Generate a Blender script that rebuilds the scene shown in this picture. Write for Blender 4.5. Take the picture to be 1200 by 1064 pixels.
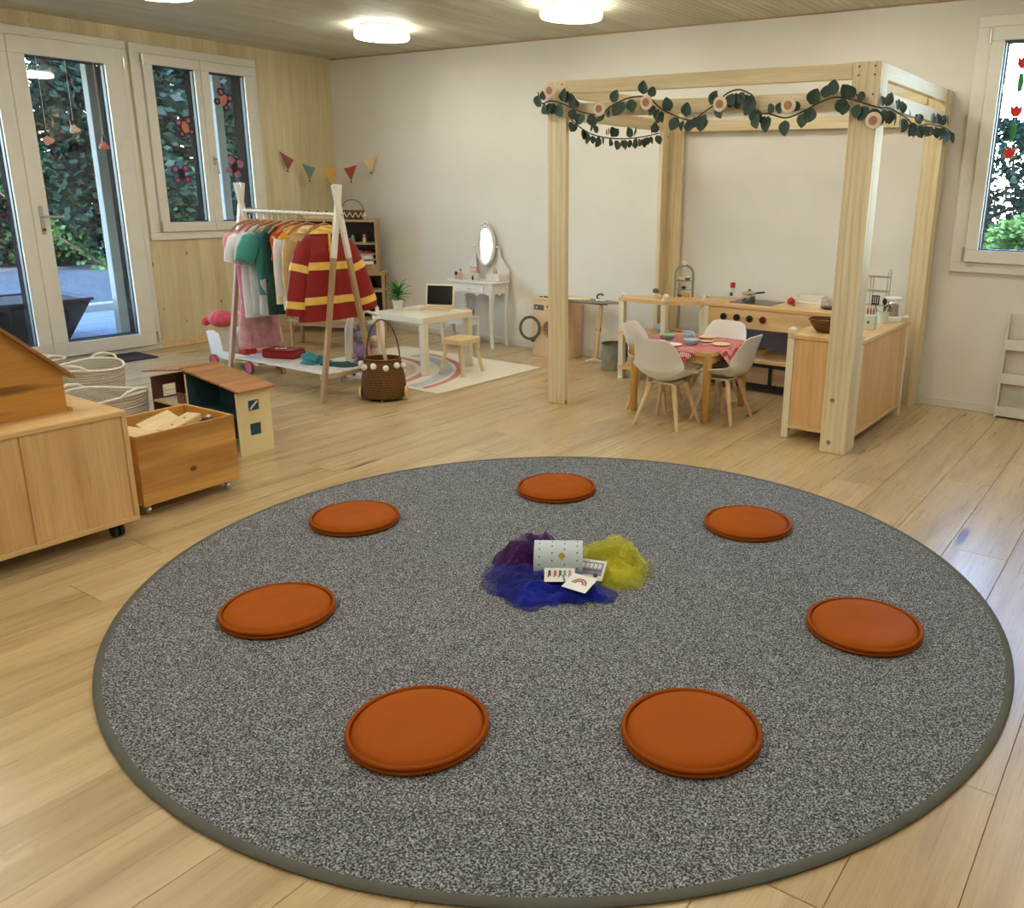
import bpy, bmesh, math, random
from mathutils import Vector, Matrix, noise
random.seed(7)
for o in list(bpy.data.objects): bpy.data.objects.remove(o)
scene = bpy.context.scene
COL = scene.collection
PI = math.pi
# World: origin in the floor corner of the timber wall and the far white wall,
# X runs along the far wall, Y is negative into the room, metres.

# ---------------------------------------------------------------- camera
F_PX, PPX, PPY = 1015.06, 706.79, 510.67
yaw, pitch, roll = math.radians(-33.368), math.radians(16.039), math.radians(0.985)
fwd = Vector((math.sin(yaw)*math.cos(pitch), math.cos(yaw)*math.cos(pitch), -math.sin(pitch)))
rgt = Vector((math.cos(yaw), -math.sin(yaw), 0)); upv = rgt.cross(fwd)
r2 = math.cos(roll)*rgt + math.sin(roll)*upv; u2 = -math.sin(roll)*rgt + math.cos(roll)*upv
cam = bpy.data.cameras.new('camera'); camo = bpy.data.objects.new('camera', cam); COL.objects.link(camo)
camo.matrix_world = Matrix(((r2.x, u2.x, -fwd.x, 7.240), (r2.y, u2.y, -fwd.y, -6.061), (r2.z, u2.z, -fwd.z, 1.400), (0, 0, 0, 1)))
cam.sensor_fit = 'HORIZONTAL'; cam.sensor_width = 36; cam.lens = F_PX/1200*36
cam.shift_x = -(PPX-600)/1200; cam.shift_y = -(532-PPY)/1200
cam.clip_start = 0.05; cam.clip_end = 300
scene.camera = camo

# ---------------------------------------------------------------- world, sun, exposure
w = bpy.data.worlds.new('sky'); scene.world = w; w.use_nodes = True
nt = w.node_tree; bg = nt.nodes['Background']
sky = nt.nodes.new('ShaderNodeTexSky'); sky.sky_type = 'NISHITA'; sky.sun_disc = False
sky.sun_elevation = math.radians(38); sky.sun_rotation = math.radians(125); sky.air_density = 1.0; sky.dust_density = 0.3; sky.ozone_density = 2.5
nt.links.new(sky.outputs[0], bg.inputs[0]); bg.inputs[1].default_value = 4.0
sl = bpy.data.lights.new('sun', 'SUN'); sl.energy = 14.0; sl.angle = math.radians(0.6); sl.color = (1, .93, .82)
so = bpy.data.objects.new('sun', sl); COL.objects.link(so)
so.rotation_euler = (math.radians(52), 0, math.radians(55))
LAMP_STRENGTH = 20.5; LAMP_COL = (1.0, .975, .86)
vs = scene.view_settings
vs.view_transform = 'Standard'; vs.look = 'None'; vs.gamma = 1; vs.exposure = 0.0; vs.use_curve_mapping = False

# ---------------------------------------------------------------- helpers
def lin(h):
    if isinstance(h, (tuple, list)): c = [v/255 for v in h]
    else: c = [int(h[i:i+2], 16)/255 for i in (0, 2, 4)]
    return tuple((v/12.92 if v <= .04045 else ((v+.055)/1.055)**2.4) for v in c) + (1.0,)

class MB:
    """collects shapes for ONE mesh object"""
    def __init__(s): s.v = []; s.f = []
    def add(s, vs, fs):
        n = len(s.v); s.v += [tuple(q) for q in vs]; s.f += [tuple(i+n for i in f) for f in fs]; return s
    def box(s, x0, x1, y0, y1, z0, z1, b=0.0, mx=None):
        x0, x1 = min(x0, x1), max(x0, x1); y0, y1 = min(y0, y1), max(y0, y1); z0, z1 = min(z0, z1), max(z0, z1)
        b = min(b, .45*min(x1-x0, y1-y0, z1-z0))
        if b <= 0:
            vs = [(x, y, z) for x in (x0, x1) for y in (y0, y1) for z in (z0, z1)]
            fs = [(0, 1, 3, 2), (4, 6, 7, 5), (0, 4, 5, 1), (2, 3, 7, 6), (0, 2, 6, 4), (1, 5, 7, 3)]
        else:
            bm = bmesh.new(); bmesh.ops.create_cube(bm, size=1)
            for q in bm.verts: q.co = Vector(((x0+x1)/2+q.co.x*(x1-x0), (y0+y1)/2+q.co.y*(y1-y0), (z0+z1)/2+q.co.z*(z1-z0)))
            bmesh.ops.bevel(bm, geom=bm.edges[:], offset=b, segments=1, affect='EDGES')
            bm.verts.index_update(); vs = [q.co.copy() for q in bm.verts]; fs = [[q.index for q in f.verts] for f in bm.faces]; bm.free()
        if mx is not None: vs = [mx @ Vector(q) for q in vs]
        return s.add(vs, fs)
    def bar(s, p0, p1, wx, wy, b=0.0, up=(0, 0, 1)):
        """square bar from p0 to p1, wx across, wy along up-ish"""
        p0, p1 = Vector(p0), Vector(p1); d = p1-p0; L = d.length; d.normalize()
        u = Vector(up)
        if abs(u.dot(d)) > .98: u = Vector((0, 1, 0))
        a = d.cross(u).normalized(); c = a.cross(d)
        m = Matrix(((a.x, c.x, d.x, p0.x), (a.y, c.y, d.y, p0.y), (a.z, c.z, d.z, p0.z), (0, 0, 0, 1)))
        return s.box(-wx/2, wx/2, -wy/2, wy/2, 0, L, b, m)
    def tube(s, pts, r, n=8, closed=False, cap=True, flat=None):
        pts = [Vector(q) for q in pts]; m = len(pts)
        rs = r if isinstance(r, (list, tuple)) else [r]*m
        vs = []; ref = None
        for i, q in enumerate(pts):
            if closed: t = pts[(i+1) % m]-pts[i-1]
            else: t = pts[min(i+1, m-1)]-pts[max(i-1, 0)]
            if t.length < 1e-9: t = Vector((0, 0, 1))
            t.normalize()
            if ref is None:
                ref = Vector((0, 0, 1)) if abs(t.z) < .9 else Vector((1, 0, 0))
            a = ref - t*ref.dot(t)
            if a.length < 1e-6: a = t.orthogonal()
            a.normalize(); ref = a; c = t.cross(a)
            for k in range(n):
                th = 2*PI*k/n; o = (a*math.cos(th)+c*math.sin(th))*rs[i]
                if flat: o = Vector((o.x*flat[0], o.y*flat[1], o.z*flat[2]))
                vs.append(q+o)
        fs = []
        for i in range(m if closed else m-1):
            for k in range(n):
                j = (i+1) % m; l = (k+1) % n
                fs.append((i*n+k, i*n+l, j*n+l, j*n+k))
        if cap and not closed: fs += [tuple(range(n))[::-1], tuple((m-1)*n+k for k in range(n))]
        return s.add(vs, fs)
    def cyl(s, p0, p1, r0, r1=None, n=14): return s.tube([p0, p1], [r0, r0 if r1 is None else r1], n)
    def lathe(s, prof, n=24, c=(0, 0, 0), mx=None, sx=1, sy=1, cap=True):
        vs = []; fs = []
        for r, z in prof:
            for k in range(n):
                th = 2*PI*k/n; vs.append(Vector((c[0]+r*sx*math.cos(th), c[1]+r*sy*math.sin(th), c[2]+z)))
        for i in range(len(prof)-1):
            for k in range(n):
                l = (k+1) % n; fs.append((i*n+k, i*n+l, (i+1)*n+l, (i+1)*n+k))
        if cap and prof[0][0] > 1e-5: fs.append(tuple(range(n))[::-1])
        if cap and prof[-1][0] > 1e-5: fs.append(tuple((len(prof)-1)*n+k for k in range(n)))
        if mx is not None: vs = [mx @ q for q in vs]
        return s.add(vs, fs)
    def ell(s, c, r, n=14, m=8, mx=None):
        if not isinstance(r, (tuple, list)): r = (r, r, r)
        prof = [(math.sin(PI*i/m), -math.cos(PI*i/m)) for i in range(m+1)]; prof[0] = (1e-6, -1); prof[-1] = (1e-6, 1)
        vs = []; fs = []
        for a, z in prof:
            for k in range(n):
                q = Vector((r[0]*a*math.cos(2*PI*k/n), r[1]*a*math.sin(2*PI*k/n), r[2]*z))
                if mx is not None: q = mx @ q
                vs.append(q+Vector(c))
        for i in range(m):
            for k in range(n):
                l = (k+1) % n; fs.append((i*n+k, i*n+l, (i+1)*n+l, (i+1)*n+k))
        return s.add(vs, fs)
    def prism(s, poly, a0, a1, ax='Z', mx=None):
        """polygon extruded along axis: Z:(x,y) Y:(x,z) X:(y,z)"""
        def P(p, a): return {'Z': (p[0], p[1], a), 'Y': (p[0], a, p[1]), 'X': (a, p[0], p[1])}[ax]
        n = len(poly); vs = [Vector(P(p, a0)) for p in poly]+[Vector(P(p, a1)) for p in poly]
        fs = [tuple(range(n)), tuple(range(2*n-1, n-1, -1))]+[(i, i+n, (i+1) % n+n, (i+1) % n) for i in range(n)]
        if mx is not None: vs = [mx @ q for q in vs]
        return s.add(vs, fs)
    def grid(s, fn, nu, nv, cu=False, cv=False):
        vs = [fn(i/(nu if cu else nu-1), j/(nv if cv else nv-1)) for i in range(nu) for j in range(nv)]
        fs = [(i*nv+j, ((i+1) % nu)*nv+j, ((i+1) % nu)*nv+(j+1) % nv, i*nv+(j+1) % nv) for i in range(nu if cu else nu-1) for j in range(nv if cv else nv-1)]
        return s.add(vs, fs)
    def build(s, name, mat, parent=None, smooth=35, loc=None, rz=0):
        me = bpy.data.meshes.new(name); me.from_pydata([tuple(q) for q in s.v], [], s.f)
        bm = bmesh.new(); bm.from_mesh(me); bmesh.ops.recalc_face_normals(bm, faces=bm.faces[:]); bm.to_mesh(me); bm.free()
        if smooth: me.shade_smooth(); me.set_sharp_from_angle(angle=math.radians(smooth))
        me.materials.append(mat)
        o = bpy.data.objects.new(name, me); COL.objects.link(o); o.parent = parent
        if loc: o.location = loc
        o.rotation_euler.z = rz
        return o
def tag(o, label, cat, group=None, kind=None):
    o['label'] = label; o['category'] = cat
    if group: o['group'] = group
    if kind: o['kind'] = kind
    return o
def thing(name, label, cat, loc=(0, 0, 0), rz=0, group=None):
    o = bpy.data.objects.new(name, None); COL.objects.link(o); o.empty_display_size = .1
    o.location = loc; o.rotation_euler = (0, 0, rz); return tag(o, label, cat, group)
def struct(o, label=None, cat=None):
    o['kind'] = 'structure'
    if label: o['label'] = label
    if cat: o['category'] = cat
    return o
def copy_tree(o, parent=None):
    c = o.copy(); COL.objects.link(c); c.parent = parent
    for ch in list(o.children): copy_tree(ch, c)
    return c
def piece(src, parent, loc, rz=0, scale=None, rot=None):
    c = src.copy(); COL.objects.link(c); c.parent = parent; c.location = loc
    c.rotation_euler = rot if rot else (0, 0, rz)
    if scale: c.scale = scale
    return c

# ---------------------------------------------------------------- materials
class NB:
    def __init__(s, name):
        s.m = bpy.data.materials.new(name); s.m.use_nodes = True; s.t = s.m.node_tree
        s.b = s.t.nodes['Principled BSDF']; s.out = s.t.nodes['Material Output']
    def n(s, k, **kw):
        q = s.t.nodes.new('ShaderNode'+k)
        for a, v in kw.items(): setattr(q, a, v)
        return q
    def l(s, a, b): s.t.links.new(a, b)
    def coords(s, scale=(1, 1, 1), rnd=False, gen='Object'):
        tc = s.n('TexCoord'); mp = s.n('Mapping'); mp.inputs['Scale'].default_value = scale
        src = tc.outputs[gen]
        if rnd:
            oi = s.n('ObjectInfo'); mu = s.n('VectorMath', operation='SCALE'); cx = s.n('CombineXYZ')
            for k in range(3): s.l(oi.outputs['Random'], cx.inputs[k])
            s.l(cx.outputs[0], mu.inputs[0]); mu.inputs['Scale'].default_value = 37.0
            ad = s.n('VectorMath', operation='ADD'); s.l(src, ad.inputs[0]); s.l(mu.outputs[0], ad.inputs[1]); src = ad.outputs[0]
        s.l(src, mp.inputs[0]); return mp.outputs[0]
    def noise(s, vec, scale, detail=3, rough=.55, dist=0):
        q = s.n('TexNoise'); q.inputs['Scale'].default_value = scale; q.inputs['Detail'].default_value = detail
        q.inputs['Roughness'].default_value = rough; q.inputs['Distortion'].default_value = dist
        if vec: s.l(vec, q.inputs['Vector'])
        return q.outputs['Fac']
    def ramp(s, fac, stops):
        r = s.n('ValToRGB'); e = r.color_ramp.elements
        while len(e) < len(stops): e.new(.5)
        for q, (p, c) in zip(e, stops): q.position = p; q.color = c
        s.l(fac, r.inputs[0]); return r.outputs[0]
    def mix(s, fac, a, b, mode='MIX'):
        q = s.n('Mix', data_type='RGBA', blend_type=mode)
        for sock, v in ((q.inputs[0], fac), (q.inputs[6], a), (q.inputs[7], b)):
            if hasattr(v, 'links') or hasattr(v, 'is_linked'): s.l(v, sock)
            else: sock.default_value = v
        return q.outputs[2]
    def bump(s, h, strength=.2, dist=.01):
        q = s.n('Bump'); q.inputs['Strength'].default_value = strength; q.inputs['Distance'].default_value = dist
        s.l(h, q.inputs['Height']); s.l(q.outputs[0], s.b.inputs['Normal'])
    def col(s, c):
        if hasattr(c, 'is_linked'): s.l(c, s.b.inputs['Base Color'])
        else: s.b.inputs['Base Color'].default_value = c
    def fin(s, rough=.5, metal=0, spec=None, **kw):
        s.b.inputs['Roughness'].default_value = rough; s.b.inputs['Metallic'].default_value = metal
        if spec is not None: s.b.inputs['Specular IOR Level'].default_value = spec
        for k, v in kw.items(): s.b.inputs[k.replace('_', ' ')].default_value = v
        return s.m
def shade(c, k): return tuple(min(1, v*k) for v in c[:3])+(1,)
def plain(name, c, rough=.5, metal=0, var=.12, vs=9, bump=0, bs=200, spec=None, **kw):
    b = NB(name); c = lin(c); v = b.coords()
    f = b.noise(v, vs, 4); b.col(b.ramp(f, [(.3, shade(c, 1-var)), (.7, shade(c, 1+var))]))
    if bump: b.bump(b.noise(v, bs, 2), bump, .004)
    return b.fin(rough, metal, spec, **kw)
def wood(name, c1, c2, axis=2, size=1.0, rough=.45, knots=0, kcell=.22, krad=.09, knotc='5a3416', rings=.35, rnd=True, seams=0, spec=None, gain=(1, 1, 1)):
    """c1 light, c2 dark early/late wood; axis: grain direction; size: scale of figure"""
    b = NB(name); c1, c2 = [tuple(min(.93, v*g) for v, g in zip(lin(c), gain))+(1,) for c in (c1, c2)]
    sc = [1, 1, 1]; sc[axis] = .09
    v = b.coords(tuple(sc), rnd)
    n1 = b.noise(v, 7/size, 5, .6, .6)
    sc2 = [1, 1, 1]; sc2[axis] = .02
    v2 = b.coords(tuple(sc2), rnd); n2 = b.noise(v2, 160/size, 3, .6)
    wv = b.n('TexWave', wave_type='BANDS', bands_direction=('Y' if axis == 0 else 'X')); wv.inputs['Scale'].default_value = 7/size
    wv.inputs['Distortion'].default_value = 6; wv.inputs['Detail'].default_value = 2; wv.inputs['Detail Scale'].default_value = 1.2
    b.l(v, wv.inputs['Vector'])
    base = b.ramp(n1, [(.3, c2), (.62, c1)])
    ringc = b.ramp(wv.outputs['Fac'], [(.0, c2), (.6, c1)])
    base = b.mix(rings, base, ringc)
    fine = b.ramp(n2, [(.35, (.72, .70, .66, 1)), (.6, (1, 1, 1, 1))])
    base = b.mix(.45, base, fine, 'MULTIPLY')
    if seams:
        sp = b.n('SeparateXYZ'); tc = b.n('TexCoord'); b.l(tc.outputs['Object'], sp.inputs[0])
        mm = b.n('Math', operation='MULTIPLY'); mm.inputs[1].default_value = 1/seams; b.l(sp.outputs['Y'], mm.inputs[0])
        fl = b.n('Math', operation='FLOOR'); b.l(mm.outputs[0], fl.inputs[0])
        wn = b.n('TexWhiteNoise', noise_dimensions='1D'); b.l(fl.outputs[0], wn.inputs['W'])
        tint = b.ramp(wn.outputs['Value'], [(0, (.86, .84, .80, 1)), (1, (1.0, 1.0, 1.0, 1))])
        base = b.mix(.8, base, tint, 'MULTIPLY')
    if knots:
        sk = [1, 1, 1]; sk[axis] = .72
        vk = b.coords(tuple(sk), rnd); vo = b.n('TexVoronoi', feature='F1'); vo.inputs['Scale'].default_value = 1/kcell
        b.l(vk, vo.inputs['Vector'])
        d = b.ramp(vo.outputs['Distance'], [(krad*.55, (1, 1, 1, 1)), (krad, (0, 0, 0, 1))])
        sp2 = b.n('SeparateColor'); b.l(vo.outputs['Color'], sp2.inputs[0])
        th = b.n('Math', operation='LESS_THAN'); th.inputs[1].default_value = knots; b.l(sp2.outputs[0], th.inputs[0])
        mu = b.n('Math', operation='MULTIPLY'); b.l(d, mu.inputs[0]); b.l(th.outputs[0], mu.inputs[1])
        mu2 = b.n('Math', operation='MULTIPLY'); b.l(mu.outputs[0], mu2.inputs[0]); mu2.inputs[1].default_value = .85
        base = b.mix(mu2.outputs[0], base, lin(knotc))
    b.col(base); b.bump(n2, .06, .003)
    return b.fin(rough, 0, spec)

MT = {}
def floor_mat():
    b = NB('oak_planks')
    v = b.coords((1, .07, 1), True); n1 = b.noise(v, 9, 6, .62, .8)
    v2 = b.coords((1, .02, 1), True); n2 = b.noise(v2, 150, 3)
    c = b.ramp(n1, [(.25, lin((158, 131, 92))), (.45, lin((192, 166, 122))), (.7, lin((214, 190, 145)))])
    c = b.mix(.35, c, b.ramp(n2, [(.3, (.66, .62, .56, 1)), (.62, (1, 1, 1, 1))]), 'MULTIPLY')
    oi = b.n('ObjectInfo')
    c = b.mix(.55, c, b.ramp(oi.outputs['Random'], [(0, (.78, .76, .72, 1)), (.5, (1, .98, .95, 1)), (1, (.9, .84, .76, 1))]), 'MULTIPLY')
    # dark filled cracks and knots
    v3 = b.coords((1, .17, 1), True); vo = b.n('TexVoronoi', feature='F1'); vo.inputs['Scale'].default_value = 5.0; b.l(v3, vo.inputs['Vector'])
    dn = b.noise(b.coords((1, .15, 1), True), 14, 4)
    ad = b.n('Math', operation='MULTIPLY_ADD'); b.l(dn, ad.inputs[0]); ad.inputs[1].default_value = .16; b.l(vo.outputs['Distance'], ad.inputs[2])
    d = b.ramp(ad.outputs[0], [(.145, (1, 1, 1, 1)), (.205, (0, 0, 0, 1))])
    c = b.mix(d, c, lin((98, 70, 44)))
    b.col(c)
    rr = b.ramp(n2, [(.3, (.32, .32, .32, 1)), (.7, (.26, .26, .26, 1))]); b.l(rr, b.b.inputs['Roughness'])
    b.bump(n2, .03, .0015)
    b.b.inputs['Specular IOR Level'].default_value = .8
    return b.m
MT['floor'] = floor_mat()
def rug_mat():
    b = NB('grey_loop_carpet'); v = b.coords((1, 1, 1))
    n1 = b.noise(v, 185, 2, .8); n2 = b.noise(v, 40, 2, .7); n3 = b.noise(v, 1.2, 2)
    c = b.ramp(n1, [(.38, lin((52, 53, 55))), (.5, lin((106, 107, 110))), (.63, lin((188, 189, 192)))])
    c = b.mix(.45, c, b.ramp(n2, [(.35, (.55, .55, .55, 1)), (.62, (1.15, 1.15, 1.15, 1))]), 'MULTIPLY')
    c = b.mix(.3, c, b.ramp(n3, [(.3, (.8, .8, .8, 1)), (.7, (1, 1, 1, 1))]), 'MULTIPLY')
    b.col(c); return b.fin(.95, 0, .1)
MT['rug'] = rug_mat()
def plaster():
    b = NB('white_plaster'); v = b.coords(); n = b.noise(v, 220, 3, .7); n2 = b.noise(v, 1.5, 3)
    b.col(b.ramp(n2, [(.3, lin((222, 217, 207))), (.7, lin((230, 226, 217)))])); b.bump(n, .35, .004); return b.fin(.9, 0, .2)
MT['plaster'] = plaster()
def glass():
    b = NB('window_glass'); tr = b.n('BsdfTransparent'); gl = b.n('BsdfGlossy'); gl.inputs['Roughness'].default_value = .0
    v = b.coords(); nn = b.noise(v, 3, 2)
    b.l(b.ramp(nn, [(.3, (.90, .95, .97, 1)), (.7, (.93, .96, .97, 1))]), tr.inputs[0])
    fr = b.n('Fresnel'); mx = b.n('MixShader')
    # thin pane: the same reflectance from both faces, no total internal reflection
    ge = b.n('NewGeometry'); ma = b.n('Math', operation='MULTIPLY_ADD'); b.l(ge.outputs['Backfacing'], ma.inputs[0]); ma.inputs[1].default_value = 1/1.5-1.5; ma.inputs[2].default_value = 1.5
    b.l(ma.outputs[0], fr.inputs['IOR'])
    m2 = b.n('Math', operation='MULTIPLY'); m2.inputs[1].default_value = 1.0; b.l(fr.outputs[0], m2.inputs[0])
    b.l(m2.outputs[0], mx.inputs[0]); b.l(tr.outputs[0], mx.inputs[1]); b.l(gl.outputs[0], mx.inputs[2]); b.l(mx.outputs[0], b.out.inputs[0])
    return b.m
MT['glass'] = glass()
def gauze(name, ca, cb, alpha=.5, sc=7):
    b = NB(name); v = b.coords(); n = b.noise(v, sc, 3)
    c = b.ramp(n, [(.4, lin(ca)), (.6, lin(cb))]); b.col(c); b.fin(.7, 0, .2)
    b.b.inputs['Sheen Weight'].default_value = .4
    tr = b.n('BsdfTransparent'); tl = b.n('BsdfTranslucent'); b.l(c, tl.inputs[0]); m1 = b.n('MixShader'); m1.inputs[0].default_value = .35
    b.l(b.b.outputs[0], m1.inputs[1]); b.l(tl.outputs[0], m1.inputs[2])
    m2 = b.n('MixShader'); f = b.ramp(b.noise(v, 7, 2), [(.35, (max(0, alpha-.12),)*3+(1,)), (.65, (min(1, alpha+.12),)*3+(1,))])
    b.l(f, m2.inputs[0]); b.l(tr.outputs[0], m2.inputs[1]); b.l(m1.outputs[0], m2.inputs[2]); b.l(m2.outputs[0], b.out.inputs[0]); return b.m
def lampmat():
    b = NB('lit_opal_diffuser'); em = b.n('Emission'); v = b.coords(); n = b.noise(v, 3, 1)
    b.l(b.ramp(n, [(.2, LAMP_COL+(1,)), (.8, tuple(q*.98 for q in LAMP_COL)+(1,))]), em.inputs[0]); em.inputs[1].default_value = LAMP_STRENGTH
    b.l(em.outputs[0], b.out.inputs[0]); return b.m
MT['lamp'] = lampmat()
def leafmat(name, ca, cb):
    b = NB(name); v = b.coords(); n = b.noise(v, 1.6, 4); c = b.ramp(n, [(.35, lin(ca)), (.65, lin(cb))]); b.col(c); b.fin(.65, 0, .3)
    tl = b.n('BsdfTranslucent'); b.l(c, tl.inputs[0]); m1 = b.n('MixShader'); m1.inputs[0].default_value = .3
    b.l(b.b.outputs[0], m1.inputs[1]); b.l(tl.outputs[0], m1.inputs[2]); b.l(m1.outputs[0], b.out.inputs[0]); return b.m
def weave(name, ca, cb, su=260, sv=170):
    b = NB(name); v = b.coords((1, 1, 1))
    w1 = b.n('TexWave', wave_type='BANDS', bands_direction='Z'); w1.inputs['Scale'].default_value = sv/20; w1.inputs['Distortion'].default_value = 1.2; b.l(v, w1.inputs[0])
    n = b.noise(v, su, 2); a = b.n('Math', operation='MULTIPLY'); b.l(w1.outputs['Fac'], a.inputs[0]); b.l(n, a.inputs[1])
    b.col(b.ramp(a.outputs[0], [(.1, lin(cb)), (.45, lin(ca))])); b.bump(a.outputs[0], .5, .006); return b.fin(.75, 0, .2)
def gingham():
    b = NB('red_gingham'); v = b.coords(); sp = b.n('SeparateXYZ'); b.l(v, sp.inputs[0]); fs = []
    for k in ('X', 'Y'):
        m = b.n('Math', operation='MULTIPLY'); m.inputs[1].default_value = 2*PI/.014; b.l(sp.outputs[k], m.inputs[0])
        s_ = b.n('Math', operation='SINE'); b.l(m.outputs[0], s_.inputs[0]); g = b.n('Math', operation='GREATER_THAN'); g.inputs[1].default_value = 0; b.l(s_.outputs[0], g.inputs[0]); fs.append(g.outputs[0])
    ad = b.n('Math', operation='ADD'); b.l(fs[0], ad.inputs[0]); b.l(fs[1], ad.inputs[1]); hf = b.n('Math', operation='MULTIPLY'); hf.inputs[1].default_value = .5; b.l(ad.outputs[0], hf.inputs[0])
    b.col(b.ramp(hf.outputs[0], [(0, lin((226, 206, 198))), (.5, lin((205, 96, 96))), (1, lin((170, 34, 44)))])); return b.fin(.85, 0, .2)

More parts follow.
